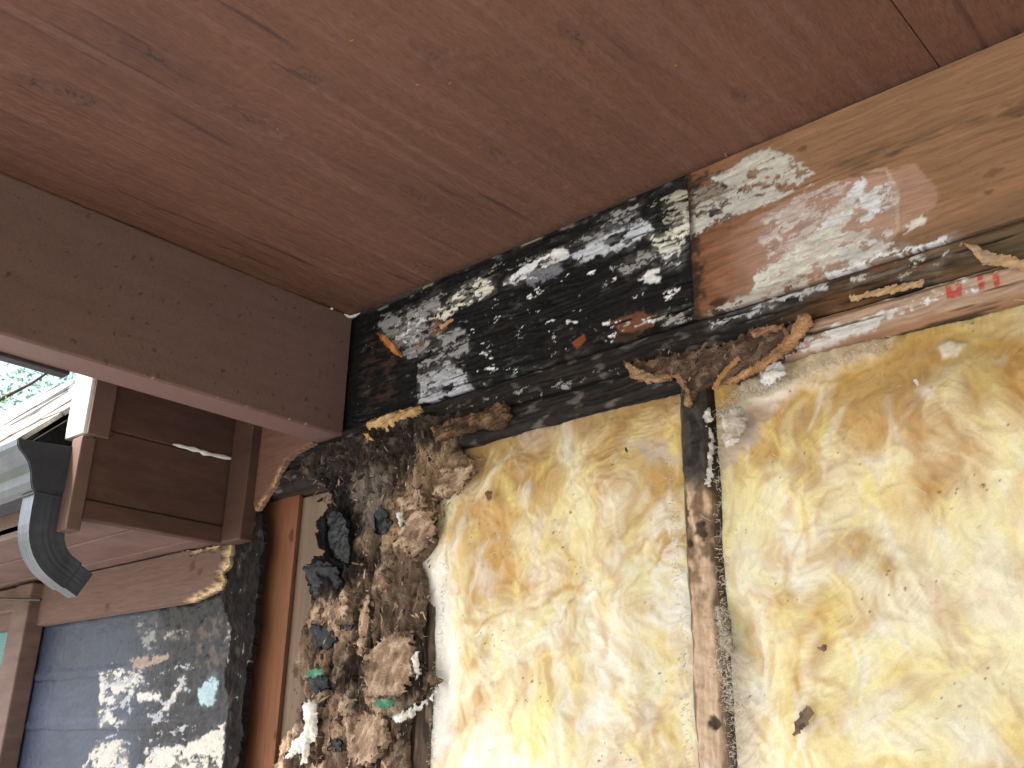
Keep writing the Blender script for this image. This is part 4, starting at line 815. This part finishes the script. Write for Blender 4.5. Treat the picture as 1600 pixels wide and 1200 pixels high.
# ------------------------------------------------------------------ felt covered wall and window, lower left
def felt_fn(X, Z):
    h = .0015 * fbm(X * 12, Z * 30, 4, 41) + .0008 * fbm(X * 60, Z * 60, 3, 42)
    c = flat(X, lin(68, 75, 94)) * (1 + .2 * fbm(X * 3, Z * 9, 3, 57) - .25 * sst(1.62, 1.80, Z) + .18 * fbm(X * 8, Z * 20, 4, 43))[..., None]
    for z in (1.692, 1.578, 1.46):
        d = np.abs(Z - z + .004 * fbm(X * 9, Z * 4, 3, 44)); c = mix(c, lin(34, 36, 44), .7 * sst(.003, .0, d)); h = h + .003 * sst(.0, .012, Z - z) * sst(.03, .012, Z - z)
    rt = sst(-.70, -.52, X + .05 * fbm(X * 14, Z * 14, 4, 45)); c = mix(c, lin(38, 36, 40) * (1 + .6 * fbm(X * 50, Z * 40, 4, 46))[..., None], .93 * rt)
    h = h + .004 * rt * fbm(X * 30, Z * 26, 4, 47)
    c = mix(c, lin(108, 88, 82), .7 * pm([(300, 985), (345, 960), (350, 1040), (310, 1050)], X, Z, .03, 30, .01, 48) * sst(-.1, .3, fbm(X * 40, Z * 40, 4, 49)))
    L = [([(155, 1052), (200, 1045), (222, 1058), (220, 1070), (195, 1095), (155, 1105)], lin(214, 210, 206), .22, 130),
         ([(212, 1084), (248, 1080), (248, 1092), (215, 1098)], lin(216, 212, 208), .35, 90), ([(203, 1030), (230, 1024), (270, 1022), (250, 1038), (210, 1046)], lin(170, 150, 136), .42, 80),
         ([(252, 1108), (275, 1075), (288, 1055), (284, 1072), (262, 1108)], lin(210, 204, 198), .5, 70), ([(308, 1075), (335, 1048), (340, 1068), (330, 1102), (312, 1100)], lin(176, 202, 212), .40, 80),
         ([(150, 1110), (170, 1108), (175, 1120), (195, 1130), (155, 1135)], lin(216, 212, 206), .3, 90), ([(128, 1200), (150, 1160), (195, 1155), (200, 1200)], lin(206, 198, 190), .25, 100),
         ([(225, 1170), (290, 1165), (350, 1130), (348, 1210), (225, 1210)], lin(214, 208, 198), .35, 90), ([(155, 1040), (300, 1030), (310, 1200), (150, 1200)], lin(180, 182, 190), -.08, 120),
         ([(250, 988), (295, 985), (295, 996), (255, 998)], lin(178, 170, 162), .12, 120), ([(205, 965), (245, 955), (245, 1020), (225, 1015)], lin(146, 146, 142), .05, 130),
         ([(345, 1020), (355, 975), (362, 985), (356, 1030)], lin(178, 168, 160), .0, 150)]
    L = [(a, b, d + .05, f * .65) for a, b, d, f in L]
    c, h = patches(c, h, X, Z, L, .0014)
    return h, np.clip(c, 0, .9), None
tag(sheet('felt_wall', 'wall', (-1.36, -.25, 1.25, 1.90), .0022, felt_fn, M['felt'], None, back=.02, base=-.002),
    'wall in blue black felt with peeling white patches under the frieze board', 'wall')
CRN = PW([(352, 866), (400, 800), (412, 800), (410, 870), (400, 930), (398, 980), (386, 1060), (380, 1120), (372, 1200), (360, 1300), (330, 1300), (350, 1180), (356, 1100), (350, 1050), (362, 980), (340, 930), (345, 905)], -.006)
def crn_fn(X, Z):
    s = sdp(CRN, X, Z) + .009 * fbm(X * 50, Z * 40, 5, 51, .6)
    h = .006 * fbm(X * 30, Z * 20, 3, 52) + .002 * fbm(X * 90, Z * 70, 4, 53)
    c = flat(X, lin(34, 29, 30)) * (1 + .5 * fbm(X * 60, Z * 40, 4, 54))[..., None]
    c = mix(c, lin(92, 78, 68), .5 * sst(.2, .5, fbm(X * 40, Z * 24, 5, 55)))
    c = mix(c, lin(176, 170, 164), .7 * sst(.55, .62, fbm(X * 60, Z * 45, 4, 56)))
    return h, np.clip(c, 0, .9), s > 0
tag(sheet('felt_corner', 'wall', (-.60, -.20, 1.30, 2.02), .0018, crn_fn, M['rot'], None, back=.012, base=.006),
    'ragged black edge of felt and sheathing beside the orange brown stud', 'felt')
wn = empty('house_window', (-1.5, -.03, 1.2), 'window at the left edge with a brown trim board', 'window')
x1 = on(37, 985, 1, -.05)[0]; x0 = on(12, 985, 1, -.05)[0]
box('trim_board', x0, x1, -.05, -.003, 1.1, 1.932, M['paint_d'], wn, .004)
box('trim_board', x0 - 1.2, x0 - .002, -.046, -.003, 1.868, 1.930, M['paint_d'], wn, .004)
box('glass_pane', x0 - 1.2, x0 - .003, -.012, -.006, 1.1, 1.866, M['glass'], wn, 0)
tag(box('left_wall', -6, -1.34, -.002, .09, .1, 1.95, M['paint']), 'brown house wall around the window at far left', 'wall')
a, b = on(-10, 935, 1, -.07), on(64, 937, 1, -.07); V = []; F = []
for i, q in enumerate((a, b)):
    for j in range(8): V.append((q[0], q[1] + .0032 * math.cos(j * .785), q[2] + .0032 * math.sin(j * .785)))
F = [(j, (j + 1) % 8, 8 + (j + 1) % 8, 8 + j) for j in range(8)] + [tuple(range(8)), tuple(range(15, 7, -1))]
tag(mobj('metal_rod', V, F, M['dark']), 'thin dark metal rod across the top of the window trim', 'rod')
tag(box('lower_left_wall', -1.33, -.31, -.004, .09, .1, 1.248, M['paint']), 'brown wall below the black felt', 'wall')

# ------------------------------------------------------------------ trees beyond the roof
M['leaf'] = bpy.data.materials.new('leaf'); M['leaf'].use_nodes = True; t_ = M['leaf'].node_tree; t_.nodes.clear()
at_ = t_.nodes.new('ShaderNodeAttribute'); at_.attribute_name = 'Col'; df_ = t_.nodes.new('ShaderNodeBsdfDiffuse'); tr_ = t_.nodes.new('ShaderNodeBsdfTranslucent'); ad_ = t_.nodes.new('ShaderNodeAddShader'); om_ = t_.nodes.new('ShaderNodeOutputMaterial')
for n_ in (df_, tr_): t_.links.new(at_.outputs['Color'], n_.inputs['Color'])
t_.links.new(df_.outputs[0], ad_.inputs[0]); t_.links.new(tr_.outputs[0], ad_.inputs[1]); t_.links.new(ad_.outputs[0], om_.inputs[0])
def tube(path, rad, m=8):
    V = []; F = []
    for i, (q, r) in enumerate(zip(path, rad)):
        q = np.array(q); t = np.array(path[min(i + 1, len(path) - 1)]) - np.array(path[max(i - 1, 0)]); t = t / np.linalg.norm(t)
        u = np.cross(t, [.31, .83, .1]); u /= np.linalg.norm(u); w = np.cross(t, u)
        for j in range(m): V.append(q + r * (math.cos(j * 6.283 / m) * u + math.sin(j * 6.283 / m) * w))
        if i: F += [((i - 1) * m + j, (i - 1) * m + (j + 1) % m, i * m + (j + 1) % m, i * m + j) for j in range(m)]
    return V, F
def tree(px, dist, H, R, seed, label, cols):
    r = np.random.default_rng(seed); dr = ray(px, 600); dr = dr / np.hypot(dr[0], dr[1]); bx, by = CP[0] + dr[0] * dist, CP[1] + dr[1] * dist
    e = empty('broadleaf_tree', (bx, by, 0), label, 'tree', 'trees beyond the roof')
    V, F = tube([(bx, by, -.1), (bx + .1, by, H * .3), (bx - .1, by + .1, H * .6), (bx, by, H * .92)], [.22, .17, .11, .04])
    tips = []
    for k in range(16):
        a = r.uniform(0, 6.28); z0 = H * r.uniform(.3, .8); L = R * r.uniform(.6, 1.05) * (1.1 - .5 * z0 / H)
        p = [(bx, by, z0), (bx + .5 * L * math.cos(a), by + .5 * L * math.sin(a), z0 + .25 * L), (bx + L * math.cos(a), by + L * math.sin(a), z0 + .6 * L)]
        v, f = tube(p, [.04, .02, .006], 6); n = len(V); V = list(V) + list(v); F += [tuple(i + n for i in q) for q in f]; tips += p[1:]
    mobj('trunk', V, F, M['bark'], e, smooth=True)
    nc = 70; cen = []
    for k in range(nc):
        q = np.array(tips[r.integers(len(tips))]) + r.normal(0, R * .22, 3); cen.append(q)
    N = 3600; q = np.array(cen)[r.integers(nc, size=N)] + r.normal(0, R * .12, (N, 3))
    s = r.uniform(.03, .06, N)[:, None]; d1 = r.normal(size=(N, 3)); d1 /= np.linalg.norm(d1, axis=1)[:, None]; d2 = np.cross(d1, r.normal(size=(N, 3))); d2 /= np.linalg.norm(d2, axis=1)[:, None]
    V = np.stack([q - d1 * s, q - d2 * s * .45, q + d1 * s, q + d2 * s * .45], 1).reshape(-1, 3)
    C = np.repeat(np.array(cols)[r.integers(len(cols), size=N)] * r.uniform(.7, 1.25, (N, 1)), 4, axis=0)
    mobj('crown', V, np.arange(4 * N).reshape(-1, 4), M['leaf'], e, C)
G1 = [np.array([.12, .17, .12]), np.array([.12, .17, .11]), np.array([.07, .12, .10])]
tree(-50, 16, 9.8, 2.6, 21, 'leafy tree beyond the shingle roof, nearest the photo edge', G1)
tree(190, 18, 10.8, 2.6, 22, 'leafy tree beyond the shingle roof, nearest the white block', G1)
